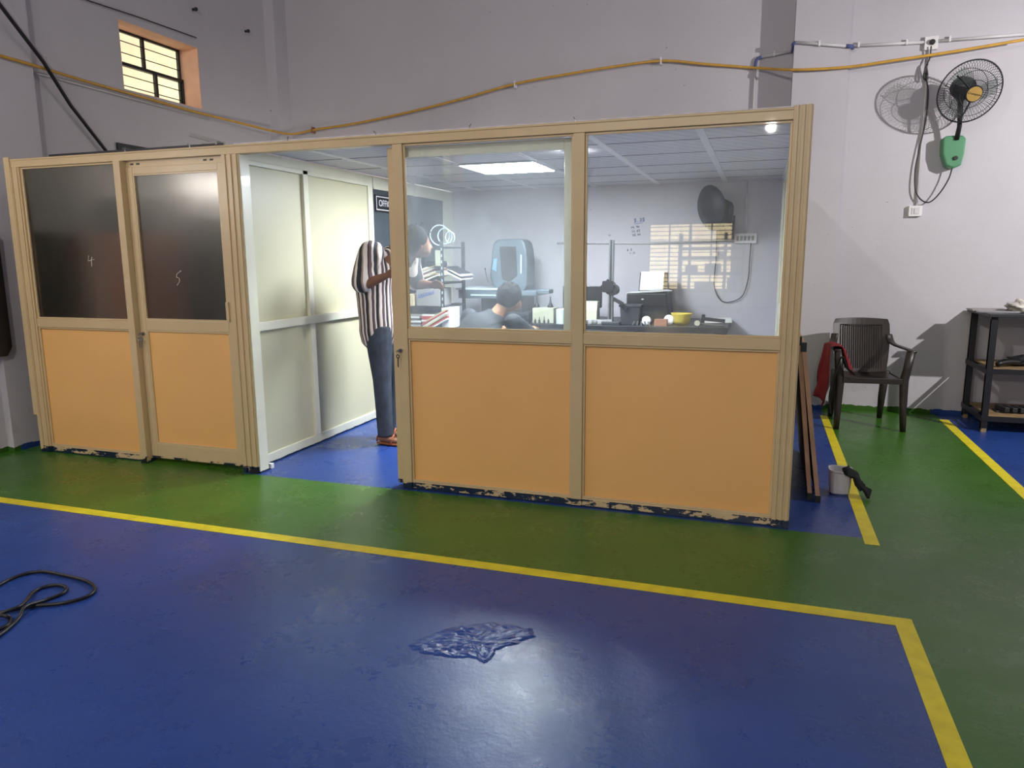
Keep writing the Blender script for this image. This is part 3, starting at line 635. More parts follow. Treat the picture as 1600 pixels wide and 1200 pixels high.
q = ony(1065, 495, 6.7); tag(MB().lathe((q.x, 6.7, BT+.001), [(.06, 0), (.075, .03), (.09, .09), (.095, .10), (.085, .09), (.07, .03), (0, .008)], 28).build('yellow_bowl', M_yellowbowl, smooth=True), 'yellow plastic bowl on the bench right of the printer', 'bowl')
q = ony(1090, 505, 6.5); t = thing('dial_gauge', (q.x, 6.5, BT), 'round dial gauge lying at the right end of the bench', 'gauge')
MB().lathe((q.x, 6.48, BT+.032), [(0.001, 0), (.03, 0), (.03, .02), (.026, .022), (0.001, .022)], 22, (0, -1, .1)).build('dial_body', M_dark, t); MB().lathe((q.x, 6.457, BT+.034), [(0.001, 0), (.024, 0), (.024, .002), (0.001, .002)], 20, (0, -1, .1)).build('dial_face', M_beige, t)
MB().tube([(q.x+.03, 6.49, BT+.03), (q.x+.12, 6.5, BT+.02), (q.x+.22, 6.52, BT+.015)], .007, 6).build('stem', M_steel, t)
tag(MB().obox((q.x+.12, 6.70, BT+.045), (.20, .02, .03), (0, .1, .1)).obox((q.x+.03, 6.70, BT+.045), (.03, .02, .09), (0, .1, .1)).build('caliper', M_dark), 'dark caliper lying behind the dial gauge', 'caliper')
q = ony(1128, 497, 6.9); tag(MB().obox((q.x-.05, 6.95, BT+.02), (.26, .20, .03), (0, -.03, .1)).build('paper_stack', M_paper), 'white paper stack at the far right end of the bench', 'paper')
for i in range(6):
    q = ony(915+i*7.5, 505, 6.46); tag(MB().cyl((q.x, 6.45, BT+.02), (q.x, 6.50, BT+.02), .019, 14).cyl((q.x, 6.445, BT+.02), (q.x, 6.451, BT+.02), .012, 12).box(q.x-.022, q.x+.022, 6.46, 6.50, BT+.001, BT+.045).build('machined_part', M_grey if i % 2 else M_steel, bevel=.002), 'small machined metal part in the row at the bench front edge', 'metal part', 'machined parts along the bench edge')
for i in range(5):
    q = ony(990+i*6, 500, 6.46); tag(MB().obox((q.x, 6.455+.01*(i % 2), BT+.022), (.012, .012, .04), (0, .5-i*.25, 0)).build('steel_tool', M_steel), 'small steel tool standing by the white disc', 'tool', 'small tools by the white disc')
# wall fan inside the office
t = thing('wall_fan', (-.40, 7.15, 1.85), 'dark wall fan seen edge on inside the office, above the window reflection', 'fan')
fc = ony(1112, 325, 7.1); ax = _n((-.75, -.62, -.2))
m = MB(); m.lathe(fc, [(.001, -.055), (.08, -.05), (.19, -.02), (.20, 0), (.19, .02), (.08, .05), (.001, .055)], 32, ax); m.build('fan_guard', M_dark, t, smooth=True)
m = MB(); m.torus(fc, .20, .008, ax, 36, 6); m.build('guard_ring', M_black, t, smooth=True)
c2 = ony(1138, 322, 7.2); m = MB(); m.tube([fc-ax*.03, fc-ax*.12, c2], [.05, .07, .045], 14, caps=True); m.build('motor', M_dark, t, smooth=True)
m = MB(); m.tube([c2, c2+Vector((.0, .03, -.12)), Vector((c2.x-.02, 7.36, c2.z-.2))], [.05, .05, .04], 12); m.box(c2.x-.10, c2.x+.06, 7.30, YB-.001, c2.z-.30, c2.z-.08); m.build('wall_bracket', M_dark, t)
# office wall conduit, switchboard and wire
a = ony(905, 379, YB-.015); b_ = ony(1015, 380, YB-.015); c = ony(1150, 375, YB-.015)
tag(MB().tube([(-2.0, YB-.013, a.z), (b_.x, YB-.013, b_.z), (c.x, YB-.013, c.z)], .011, 8).build('conduit_pipe', M_pipe, smooth=True), 'white conduit running level across the office back wall', 'pipe')
tag(MB().tube([ony(1167, 279, YB-.013), ony(1165, 366, YB-.013)], .011, 8).build('conduit_pipe', M_pipe, smooth=True), 'white conduit dropping from the office ceiling to the switchboard', 'pipe')
a = ony(1148, 365, YB); b_ = ony(1182, 380, YB); t = thing('switchboard', ((a.x+b_.x)/2, YB, b_.z), 'wide white switchboard on the office back wall near the fan', 'switchboard')
MB().box(a.x, b_.x, YB-.03, YB-.001, b_.z, a.z).build('plate', M_white, t, bevel=.003)
m = MB()
for k in range(5): x = a.x+.03+k*.034; m.box(x-.011, x+.011, YB-.036, YB-.03, b_.z+.025, a.z-.025)
m.build('switch', M_grey, t)
tag(MB().tube(crv([ony(*p, YB-.02) for p in ((1174, 372), (1171, 410), (1169, 435), (1160, 462), (1140, 472), (1125, 468), (1116, 445), (1119, 400), (1120, 350))], 6), .004, 6).build('wall_wire', M_black), 'thin dark wire looping from the office fan to the switchboard', 'wire')
# handwriting on the wall
m = MB()
def write(m, s, px, py, size, r=.0022):
    G = {'0': [[(0, 0), (0, 1), (.6, 1), (.6, 0), (0, 0)]], '1': [[(.3, 0), (.3, 1)]], '2': [[(0, 1), (.6, .9), (.5, .5), (0, 0), (.6, 0)]], '3': [[(0, 1), (.6, .8), (.2, .5), (.6, .2), (0, 0)]], '4': [[(.1, 1), (0, .4), (.6, .4)], [(.45, .8), (.45, 0)]], '5': [[(.6, 1), (.1, 1), (.05, .55), (.55, .5), (.5, 0), (0, 0)]], '6': [[(.5, 1), (0, .4), (.1, 0), (.5, 0), (.5, .4), (.1, .4)]], '9': [[(.5, .6), (.1, .6), (.1, 1), (.5, 1), (.5, 0)]], '.': [[(.2, 0), (.3, .05)]], '-': [[(0, .5), (.5, .5)]]}
    o = ony(px, py, YB-.003)
    for k, ch in enumerate(s):
        for st in G.get(ch, []): m.tube([(o.x+(k*.9+x)*size, YB-.002, o.z+z*size+k*size*.08) for x, z in st], r, 4)
write(m, '5.35', 991, 347, .030, .0042); m.tube([ony(991, 350, YB-.002), ony(1004, 348, YB-.002)], .002, 4)
o = m.build('wall_writing', M_bluemark); tag(o, 'blue underlined number handwritten on the office back wall', 'handwriting')
m = MB(); write(m, '14.94', 986, 357, .019, .0028); write(m, '13.65', 987, 363, .019, .0028); write(m, '10.44', 988, 369, .019, .0028)
tag(m.build('wall_writing', M_darkmark), 'column of small numbers handwritten below the blue number', 'handwriting')
m = MB(); write(m, '6.5', 980, 392, .019, .0028); write(m, '4.25', 984, 397, .016, .0018)
tag(m.build('wall_writing', M_darkmark), 'faint numbers handwritten just under the level conduit', 'handwriting')
m = MB(); write(m, '10', 950, 369, .016, .0018)
tag(m.build('wall_writing', M_darkmark), 'faint short number handwritten left of the others on the wall', 'handwriting')

# ------------------------------------------------------------------ slotted angle rack with files, left of the office
t = thing('file_rack', (-2.92, 6.3, 0), 'slotted angle steel rack full of papers and files by the dark wall', 'rack')
RXa, RXb, RYa, RYb = -3.12, -2.70, 6.05, 6.55
for x in (RXa, RXb):
    for y in (RYa, RYb):
        u = MB().box(x-.018, x+.018, y-.002, y+.002, 0, 1.55).box(x-.002 if x == RXa else x-.018, x-.018+.004 if x != RXa else x+.002, y, y+.035, 0, 1.55).build('upright', M_dark, t)
        if y == RYa:
            for k in range(14): MB().box(x-.005, x+.005, y-.0035, y-.002, .75+k*.055, .775+k*.055).build('slot_hole', M_litepaint, u)
SH = (.74, .97, 1.18, 1.50)
for z in (.3,)+SH: MB().box(RXa-.02, RXb+.02, RYa, RYb, z-.012, z).build('shelf', M_dark, t)
rnd = random.Random(3)
def filestack(x0, x1, z0, n, th, mats, label, group, y0=RYa+.012, tilt=0):
    for k in range(n):
        dx = rnd.uniform(-.012, .012); m = mats[k % len(mats)]; z = z0+k*(th*(1.2 if tilt else 1)+.0012)+.001
        if tilt: mm = MB().obox(((x0+x1)/2+dx, y0+.16, z+th/2+abs(tilt)*(x1-x0)/2), (x1-x0, .3, th), (0, -tilt, rnd.uniform(-.06, .06)))
        else: mm = MB().box(x0+dx, x1+dx, y0, y0+.3, z, z+th)
        tag(mm.build('file_folder', m), label, 'file', group)
filestack(-3.085, -2.93, .742, 8, .018, [M_dark, M_white, M_grey, M_dark, M_paper], 'file folder in the grey and white stack low on the file rack', 'flat files low on the rack')
filestack(-2.92, -2.80, .742, 9, .016, [M_red, M_red, M_paper], 'red file folder in the stack beside the grey files on the rack', 'red files on the rack')
filestack(-2.86, -2.62, .742, 6, .013, [M_paper, M_red, M_buff], 'slanting folder leaning out of the rack beside the red stack', 'slanting folders on the rack', RYa-.09, .5)
filestack(-3.085, -2.96, 1.182, 6, .016, [M_paper, M_buff, M_white], 'paper bundle lying flat on the middle shelf of the file rack', 'flat papers on the middle shelf')
filestack(-2.94, -2.77, 1.182, 7, .013, [M_paper, M_buff, M_paper, M_box], 'tilted paper bundle on the middle shelf of the file rack', 'tilted papers on the middle shelf', RYa+.012, .35)
filestack(-2.70, -2.55, 1.20, 4, .012, [M_paper, M_dark], 'booklet sticking out right of the file rack upright', 'booklets sticking out of the rack', RYa+.06, -.45)
tag(MB().box(-3.10, -2.98, RYa-.01, RYa+.25, .972, 1.08).build('carton', M_buff, bevel=.004), 'buff carton on the lower shelf of the file rack, left', 'box')
tag(MB().box(-2.96, -2.72, RYa-.005, RYa+.25, .972, 1.13).build('carton', M_grey, bevel=.004), 'grey carton with blue writing on the lower shelf of the file rack', 'box')
o = MB(); p = Vector((-2.94, RYa-.007, 1.05))
for k in range(8): o.tube([p+Vector((k*.021, 0, -.01+.006*k)), p+Vector((k*.021+.01, 0, .03+.004*k)), p+Vector((k*.021+.018, 0, -.008+.006*k))], .003, 4)
tag(o.build('carton_writing', M_bluemark), 'blue scrawled writing across the grey carton', 'handwriting')
tag(MB().box(-2.70, -2.62, RYa-.03, RYa+.2, .775, .96).build('white_binder', M_white, bevel=.004), 'white binder standing right of the rack upright', 'binder')
tag(MB().obox((-2.80, RYa+.12, 1.345), (.14, .2, .06), (0, 0, .1)).build('dark_pouch', M_dark, bevel=.02), 'dark pouch on the upper shelf of the file rack', 'pouch')
tag(MB().box(-2.76, -2.71, RYa-.006, RYa+.02, 1.33, 1.47).build('cream_label_card', M_beige), 'cream card standing between the rack uprights', 'card')
m = MB()
for k in range(3): m.torus((-2.78+.05*k, RYa+.15, 1.505+.10-.01*k), .09-.02*k, .006, (0.2*k-.2, 1, .1), 24, 5)
tag(m.build('wire_coil', M_litepaint), 'pale wire coil standing on top of the file rack', 'wire coil')
m = MB(); 
for k in range(22):
    a = rnd.uniform(0, 6.28); x = -3.0+rnd.uniform(-.1, .1); z = 1.51+rnd.uniform(.02, .2); m.tube(crv([(x, RYa+.1, 1.503), (x+.05*math.cos(a), RYa+.12, z), (x+.1*math.cos(a), RYa+.08, z-.02)], 4), .004, 4)
tag(m.build('wire_bundle', M_dark), 'tangled dark wire bundle on top of the file rack', 'wires')
tag(MB().ball((-2.86, RYa+.05, 1.53), (.03, .02, .028), 10, 8).build('pink_ribbon', M_pink), 'small pink ribbon on top of the file rack', 'ribbon')

# ------------------------------------------------------------------ people
def person_standing():
    t = thing('person', (-2.70, 4.95, 0), 'standing person in striped shirt and dark jeans, leaning to the file rack', 'person')
    L = Vector
    hip = L((-2.755, 4.97, .93)); che = L((-2.745, 4.96, 1.26)); nk = L((-2.60, 5.0, 1.47)); hd = L((-2.475, 5.07, 1.51))
    sR = L((-2.715, 4.79, 1.44)); eR = L((-2.765, 4.74, 1.20)); wR = L((-2.56, 4.74, 1.275)); sL = L((-2.60, 5.16, 1.44)); eL = L((-2.56, 5.22, 1.20)); wL = L((-2.40, 5.16, 1.20))
    kR = L((-2.69, 4.87, .50)); aR = L((-2.655, 4.83, .09)); kL = L((-2.70, 5.05, .50)); aL = L((-2.74, 5.02, .09))
    b = MB()
    b.tube(crv([hip, (hip+che)/2, che, che*.45+nk*.55], 4), [.13, .13, .125, .125, .125, .125, .13, .135, .14, .135, .12, .10, .085], 14, (.8, 1.15), (1, .2, 0), True)
    b.tube([nk-L((.05, 0, .04)), nk, hd], [.06, .055, .05], 12, caps=True)
    b.ball(hd+L((.012, .016, .0)), (.088, .088, .112)); b.ball(hd+L((.045, .06, -.055)), (.05, .05, .05)); b.tube([hd+L((.064, .088, .0)), hd+L((.08, .108, -.03))], [.012, .016], 8, caps=True)
    for s in (-1, 1): b.ball(hd+L((.066*s, -.05*s, -.01)), (.016, .016, .03), 8, 6)
    for sh, el, wr in ((sR, eR, wR), (sL, eL, wL)):
        b.tube([sh, (sh+el)/2, el], [.055, .048, .041], 12, caps=True); b.tube([el, el*.6+wr*.4, wr], [.041, .040, .027], 12, caps=True)
        d = (wr-el).normalized(); pal = wr+d*.05; b.ball(pal, (.045, .02, .035), 10, 8)
        for k in range(4):
            r0 = pal+d*.03+L((0, 0, .024-.016*k)); ln = (.032, .037, .034, .026)[k]
            b.tube([r0, r0+d*ln+L((0, 0, -.006)), r0+d*ln*1.7+L((0, 0, -.026))], [.009, .0085, .0075], 8, caps=True)
        b.tube([pal+L((0, -.01, .02)), pal+d*.02+L((0, -.03, .035)), pal+d*.05+L((0, -.035, .03))], [.011, .010, .008], 8, caps=True)
    for h_, k_, a_ in ((hip+L((.03, -.08, 0)), kR, aR), (hip+L((-.0, .08, 0)), kL, aL)):
        b.tube([h_, (h_+k_)/2, k_], [.088, .075, .055], 12, caps=True); b.tube([k_, k_*.6+a_*.4, a_], [.055, .056, .036], 12, caps=True)
        b.tube([a_+L((-.03, .0, -.045)), a_+L((.06, -.01, -.05)), a_+L((.15, -.02, -.06))], [.035, .036, .022], 10, (.7, 1.1), caps=True)
    body = b.build('body', M_skin, t, smooth=True, remesh=.009)
    # shirt
    b = MB(); b.ball(sR+L((.01, .03, .0)), (.095, .095, .09)); b.ball(sL+L((0, -.03, 0)), (.09, .09, .09)); b.tube(crv([hip+L((-.005, 0, -.09)), hip, (hip+che)/2+L((-.015, 0, 0)), che+L((-.012, 0, 0)), che*.35+nk*.65+L((-.02, 0, 0))], 4), [.158, .160, .160, .160, .160, .160, .160, .160, .160, .162, .162, .164, .164, .158, .142, .118, .08], 18, (.9, 1.16), (1, .2, 0), True)
    b.tube([nk-L((.04, 0, .05)), nk-L((.008, 0, .01))], [.085, .066], 14)
    for sh, el in ((sR, eR), (sL, eL)): b.tube([sh+L((.015, 0, 0)), sh*.5+el*.5, sh*.12+el*.88], [.092, .084, .080], 14, caps=True)
    b.build('shirt', M_stripe, t, smooth=True, remesh=.010)
    b = MB(); b.tube([hip+L((0, 0, -.12)), hip+L((0, 0, .02))], [.125, .13], 16, (.85, 1.12), (1, .2, 0), True)
    for h_, k_, a_ in ((hip+L((.03, -.07, -.04)), kR, aR), (hip+L((-.0, .07, -.04)), kL, aL)):
        b.tube([h_, (h_+k_)/2, k_, k_*.6+a_*.4, a_+L((0, 0, -.03))], [.108, .092, .072, .066, .060], 14)
    b.build('jeans', M_jeans, t, smooth=True, remesh=.010)
    b = MB(); b.ball(hd+L((-.006, -.012, .035)), (.106, .106, .106)); b.ball(hd+L((-.024, -.034, -.0)), (.086, .082, .098)); b.build('hair', M_hair, t, smooth=True, remesh=.009)
    for a_ in (aR, aL):
        s_ = MB(); s_.tube([a_+L((-.06, .0, -.077)), a_+L((.06, -.01, -.077)), a_+L((.18, -.02, -.077))], [.036, .046, .036], 12, (.26, 1), (0, 0, 1)); s_.tube([a_+L((.07, -.055, -.07)), a_+L((.075, -.012, -.012)), a_+L((.08, .035, -.07))], .010, 8, (1, 1)); s_.tube([a_+L((-.06, -.03, -.06)), a_+L((-.07, 0, -.03)), a_+L((-.06, .03, -.06))], .008, 8)
        s_.build('sandal', M_sandal, t, smooth=True)
person_standing()
def person_seated():
    t = thing('person', (-2.12, 5.28, 0), 'seated person in black shirt with head bowed over the desk, back to window', 'person')
    L = Vector
    hip = L((-2.16, 5.22, .52)); che = L((-2.07, 5.38, .82)); nk = L((-1.955, 5.49, .985)); hd = L((-1.895, 5.56, 1.075))
    sL = L((-2.20, 5.45, .93)); sR = L((-1.82, 5.42, .90)); eL = L((-2.24, 5.68, .77)); eR = L((-1.70, 5.62, .76)); wL = L((-2.08, 5.90, .80)); wR = L((-1.80, 5.90, .80))
    b = MB(); b.tube(crv([hip, (hip+che)/2, che, che*.5+nk*.5], 4), [.14, .135, .13, .13, .13, .13, .135, .14, .14, .13, .12, .10, .08], 14, (.8, 1.2), (0, 1, 0), True)
    b.tube([nk-L((.03, .03, .05)), nk, hd], [.065, .056, .052], 12, caps=True); b.ball(hd, (.082, .10, .105)); b.ball(hd+L((.03, .07, -.05)), (.05, .045, .05)); b.tube([hd+L((.03, .10, .0)), hd+L((.035, .125, -.03))], [.012, .015], 8, caps=True)
    for s in (-1, 1): b.ball(hd+L((.082*s, .0, -.02)), (.01, .02, .03), 8, 6)
    for sh, el, wr in ((sL, eL, wL), (sR, eR, wR)):
        b.tube([sh, (sh+el)/2, el], [.055, .048, .041], 12, caps=True); b.tube([el, el*.6+wr*.4, wr], [.041, .038, .027], 12, caps=True); d = (wr-el).normalized(); pal = wr+d*.05; b.ball(pal, (.038, .045, .018), 10, 8)
        for k in range(4):
            r0 = pal+d*.03+L((-.024+.016*k, 0, 0)); ln = (.03, .036, .034, .028)[k]; b.tube([r0, r0+d*ln+L((0, 0, -.002)), r0+d*ln*1.7+L((0, 0, -.014))], [.009, .0085, .0075], 8, caps=True)
        b.tube([pal, pal+L((.035, .01, .0)), pal+L((.045, .035, -.005))], [.012, .010, .008], 8, caps=True)
    for s in (-1, 1):
        h_ = hip+L((.09*s, .02, -.02)); k_ = L((hip.x+.14*s+.02, 5.66, .50)); a_ = L((hip.x+.13*s, 5.60, .09)); b.tube([h_, (h_+k_)/2, k_], [.088, .078, .058], 12, caps=True); b.tube([k_, k_*.6+a_*.4, a_], [.055, .055, .036], 12, caps=True); b.tube([a_+L((0, -.04, -.045)), a_+L((0, .06, -.05)), a_+L((0, .15, -.06))], [.034, .036, .022], 10, (.7, 1.1), caps=True)
    b.build('body', M_skin2, t, smooth=True, remesh=.009)
    b = MB(); b.tube(crv([hip+L((0, 0, -.04)), (hip+che)/2, che, che*.42+nk*.58], 4), [.155, .152, .15, .148, .148, .15, .152, .154, .155, .148, .135, .11, .085], 18, (.84, 1.22), (0, 1, 0), True)
    for sh, el, wr in ((sL, eL, wL), (sR, eR, wR)): b.tube([sh, (sh+el)/2, el*1.0], [.075, .066, .058], 14, caps=True); b.tube([el, el*.5+wr*.5], [.058, .048], 12, caps=False)
    b.build('shirt', M_blackshirt, t, smooth=True, remesh=.010)
    b = MB()
    for s in (-1, 1):
        h_ = hip+L((.09*s, .02, -.02)); k_ = L((hip.x+.14*s+.02, 5.66, .50)); a_ = L((hip.x+.13*s, 5.60, .09)); b.tube([h_, (h_+k_)/2, k_, k_+L((0, .01, -.05)), k_*.5+a_*.5, a_], [.105, .092, .075, .072, .066, .058], 14, caps=False)
    b.tube([hip+L((0, 0, -.06)), hip+L((0, 0, .05))], [.14, .14], 16, (.9, 1.15), (0, 1, 0), True); b.build('trousers', M_jeans, t, smooth=True, remesh=.011)
    b = MB(); b.ball(hd+L((-.0, -.008, .03)), (.100, .116, .098)); b.ball(hd+L((-.005, -.05, .005)), (.088, .072, .08))
    for k in range(60):
        a = rnd.uniform(0, 6.28); e_ = rnd.uniform(-.1, 1.4); p = hd+L((.088*math.cos(a)*math.cos(e_), -.008+.104*math.sin(a)*math.cos(e_), .035+.085*math.sin(e_)))
        if p.y > hd.y+.05 and e_ < .6: continue
        b.ball(p+L((0, -.006, .006)), .017, 6, 5)
    b.build('hair', M_hair, t, smooth=True, remesh=.007)
person_seated()
t = thing('stool', (-2.16, 5.2, 0), 'stool under the seated person at the desk', 'stool')
MB().lathe((-2.16, 5.2, .34), [(.17, 0), (.18, .015), (.17, .04), (0, .04)], 24).build('seat', M_dark, t)
for k in range(4): a = k*1.571+.785; MB().cyl((-2.16+.13*math.cos(a), 5.2+.13*math.sin(a), .34), (-2.16+.17*math.cos(a), 5.2+.17*math.sin(a), 0), .012, 8).build('leg', M_dark, t)

# ------------------------------------------------------------------ hoses, pipes, wires on the hall walls
pts = [(-5.16, 2.6, 2.83), (-5.155, 3.6, 2.835), (-5.17, 4.05, 2.83), (-5.175, 4.3, 2.825), (-5.215, 4.8, 2.818), (-5.225, 5.4, 2.81), (-5.225, 6.0, 2.80), (-5.12, 6.6, 2.775)]
pts += [(-5.08, 7.12, 2.77), (-5.02, 7.32, 2.785)] + [(ony(px, py, YB-.05).x, YB-.05+.0*px, ony(px, py, YB-.05).z) for px, py in ((490, 203), (560, 192), (640, 175), (720, 155), (805, 131), (880, 117), (960, 104), (1035, 95), (1100, 100), (1180, 106))]
pts += [tuple(ony(px, py, 7.13)) for px, py in ((1240, 109), (1322, 105))] + [tuple(ony(px, py, 7.12)) for px, py in ((1400, 94), (1500, 79), (1600, 62))]
tag(MB().tube(crv(pts, 5), .0115, 8).build('yellow_hose', M_cable_y, smooth=True), 'long yellow hose sagging along the left and back walls', 'hose')
for px, py in ((412, 205), (489, 203), (805, 132), (1033, 95)):
    p = ony(px, py, YB-.04); tag(MB().box(p.x-.006, p.x+.006, YB-.065, YB-.001, p.z-.035, p.z+.03).build('pipe_clip', M_box if px < 500 else M_white), {412: 'leftmost brown clip holding the yellow hose near the corner', 489: 'brown clip holding the yellow hose, right of the corner clip', 805: 'white clip holding the yellow hose above the left window', 1033: 'white clip at the peak of the yellow hose'}[px], 'clip')
p = Vector((-5.19, 3.95, 2.83)); tag(MB().box(-5.19, -5.135, 3.80, 3.83, 2.80, 2.87).build('pipe_clip', M_white), 'white clip holding the yellow hose at the far left pilaster', 'clip')
tag(MB().tube([(-5.10, 3.7, 3.50), (-5.10, 4.02, 3.16), (-5.14, 4.35, 2.86), (-5.20, 4.60, 2.60), (-5.21, 4.95, 2.25), (-5.21, 5.2, 2.0)], .014, 8).build('black_hose', M_black, smooth=True), 'black hose hanging diagonally down the left wall', 'hose')
tag(MB().tube([(-5.235, 4.30, 2.79), (-5.235, 6.2, 2.765)], .006, 6).build('wall_conduit', M_pipe, smooth=True), 'thin white conduit under the high window on the left wall', 'pipe')
tag(MB().tube([tuple(onx(px, py, XL+.02)) for px, py in ((120, -5), (220, 28), (307, 59))], .005, 6).build('wall_rod', M_dark, smooth=True), 'thin dark rod on the left wall above the high window', 'rod')
for i, (px, py) in enumerate(((301, 15), (383, 49))):
    p = onx(px, py, XL); tag(MB().cyl((XL, p.y, p.z), (XL+.04, p.y, p.z), .012, 8).ball((XL+.04, p.y, p.z), .018, 8, 6).build('wall_hook', M_dark), ['dark hook on the left wall, upper left one', 'dark hook on the left wall near the back corner'][i], 'hook')
# small covered opening low on left wall, top just visible above the header
t = struct(thing('window_4', (XL, 5.35, 1.6), None, None)); MB().box(XL, XL+.02, 5.05, 5.65, 1.6, 2.385).build('window_frame', M_dark, t); MB().box(XL+.02, XL+.024, 5.09, 5.61, 1.64, 2.35).build('window_pane', M_teal, t)
# dark board at far left edge
t = thing('black_board', (-5.17, 3.6, .7), 'black rounded board hanging at the far left edge of the view', 'board')
m = MB(); 
ps = [(-5.17, 3.2, 1.62), (-5.17, 3.80, 1.62), (-5.17, 3.85, 1.58), (-5.17, 3.85, .78), (-5.17, 3.81, .72), (-5.17, 3.2, .72)]
m.prism(ps, (.025, 0, 0)); m.build('panel', M_black, t, bevel=.008); MB().box(-5.249, -5.17, 3.4, 3.45, 1.1, 1.2).box(-5.249, -5.17, 3.7, 3.75, 1.1, 1.2).build('bracket', M_dark, t)
# white pvc conduit
yp = YB-.02
a = ony(1180, 105, yp); b_ = ony(1190, 89, yp); c = ony(1238, 80, yp)
tag(MB().tube([(a.x, yp, 2.12), (a.x, yp, a.z)], .012, 8).tube([b_, c], .012, 8).build('conduit_pipe', M_pipe, smooth=True), 'white conduit rising behind the yellow hose left of the pilaster', 'pipe')
tag(MB().tube(crv([(a.x, yp, a.z), (a.x+.01, yp, b_.z-.02), b_], 4), .014, 8).build('pipe_joint', M_pipe_blue, smooth=True), 'blue bend at the top of the vertical conduit', 'pipe joint')
d = ony(1243, 66, 7.15); e = ony(1322, 72, 7.15)
tag(MB().tube([c, (.175, 7.30, d.z-.02), (.17, 7.16, d.z-.01), d], .014, 8).build('pipe_joint', M_pipe_blue, smooth=True), 'blue taped joint where the conduit turns onto the pilaster', 'pipe joint')
tag(MB().tube([d, e], .013, 8).build('conduit_pipe', M_pipe, smooth=True), 'white conduit crossing the pilaster', 'pipe')
tag(MB().tube([e, (.64, 7.16, e.z-.004), (.65, 7.22, e.z-.004)], .016, 8).build('pipe_joint', M_pipe_blue, smooth=True), 'blue joint at the right edge of the pilaster', 'pipe joint')
f_ = ony(1326, 72, 7.232); s0 = ony(1444, 66, 7.232); s1 = ony(1466, 64, 7.232); g = ony(1620, 52, 7.232)
tag(MB().tube([f_, s0], .013, 8).build('conduit_pipe', M_pipe, smooth=True), 'white conduit between pilaster and upper socket', 'pipe')
tag(MB().tube([s1, g], .013, 8).build('conduit_pipe', M_pipe, smooth=True), 'white conduit running right from the upper socket', 'pipe')
for i, (px, py, y) in enumerate(((1280, 69, 7.17), (1341, 71, YR), (1416, 67, YR), (1483, 62, YR), (1210, 85, YB))):
    p = ony(px, py, y); tag(MB().box(p.x-.008, p.x+.008, y-.036, y-.001, p.z-.022, p.z+.022).build('pipe_clip', M_white, bevel=.003), ['white saddle clip on the pilaster conduit', 'white saddle clip just right of the pilaster', 'white saddle clip left of the upper socket', 'white saddle clip right of the upper socket', 'white saddle clip on the conduit left of the pilaster'][i], 'clip')
p = ony(1455, 68, YR); t = thing('wall_socket', (p.x, YR, p.z-.05), 'white wall socket with black plug above the wall fan', 'socket')
MB().box(p.x-.055, p.x+.045, YR-.035, YR-.001, p.z-.055, p.z+.05).build('plate', M_white, t, bevel=.004)
plug = p
tp = thing('power_plug', (p.x, YR-.04, p.z), 'black three pin plug in the upper socket with cable down to the fan', 'plug')
MB().lathe((p.x, YR-.036, p.z), [(.001, 0), (.022, 0), (.022, .02), (.014, .035), (.001, .036)], 16, (0, -1, 0)).build('plug_body', M_black, tp)
Wp = [(1455, 72, 7.19), (1453, 90, 7.2), (1448, 103, 7.2), (1447, 120, 7.22), (1450, 145, 7.22), (1446, 190, 7.22), (1436, 235, 7.22), (1430, 265, 7.22), (1430, 295, 7.21), (1438, 311, 7.2), (1452, 316, 7.19), (1468, 302, 7.18), (1482, 280, 7.17), (1488, 262, 7.17)]
MB().tube(crv([tuple(ony(*q)) for q in Wp], 6), .0055, 8).build('cable', M_black, tp, smooth=True)
m = MB()
for k in range(3): m.tube(crv([tuple(ony(px+k*.8, py, 7.19)) for px, py in ((1448, 100), (1444, 112), (1443, 122), (1447, 125), (1448, 115), (1446, 104))], 5), .0045, 6)
m.build('cable_tie_loop', M_black, tp, smooth=True)
p = ony(1429, 330, YR); t = thing('wall_switch', (p.x, YR, p.z-.05), 'small white switch box low on the wall under the fan cable', 'switch')
MB().box(p.x-.052, p.x+.052, YR-.04, YR-.001, p.z-.045, p.z+.045).build('box', M_white, t, bevel=.004); MB().box(p.x-.03, p.x+.03, YR-.044, YR-.04, p.z-.028, p.z+.028).box(p.x-.010, p.x+.010, YR-.048, YR-.044, p.z-.022, p.z+.022).build('rocker', M_pipe, t)
a = ony(1452, 78, 7.235); b_ = ony(1432, 322, 7.235)
tag(MB().tube([a, b_], .009, 8).build('conduit_pipe', M_pipe, smooth=True), 'white conduit running down from socket to lower switch box', 'pipe')
# wall fan
FC = ony(1515, 143, 6.90); AX = _n((.20, -.94, -.42)); RAD = .235
t = thing('wall_fan', (1.50, 7.2, 2.26), 'oscillating wall fan with wire guard and green base on the right wall', 'fan')
FR = FC + AX*.0; ux = AX.orthogonal().normalized(); vx = AX.cross(ux)
def rib(m, s, n, r_=.0014):
    for i in range(n):
        q = 2*math.pi*i/n; o_ = ux*math.cos(q)+vx*math.sin(q)
        prof = [(.05, .075), (.10, .078), (.17, .066), (.215, .04), (.232, .0)] if s > 0 else [(.232, 0), (.215, -.05), (.16, -.075), (.08, -.085)]
        m.tube(crv([FR+o_*a_+AX*h_ for a_, h_ in prof], 2), r_, 4)
m = MB(); rib(m, 1, 72); 
for r_, h_ in ((.10, .078), (.17, .066)): m.torus(FR+AX*h_, r_, .0025, AX, 40, 5)
m.torus(FR, .235, .006, AX, 48, 6); m.build('front_guard', M_dark, t)
m = MB(); rib(m, -1, 60)
for r_, h_ in ((.16, -.075), (.08, -.085)): m.torus(FR+AX*h_, r_, .0025, AX, 40, 5)
m.build('rear_guard', M_dark, t)
m = MB()
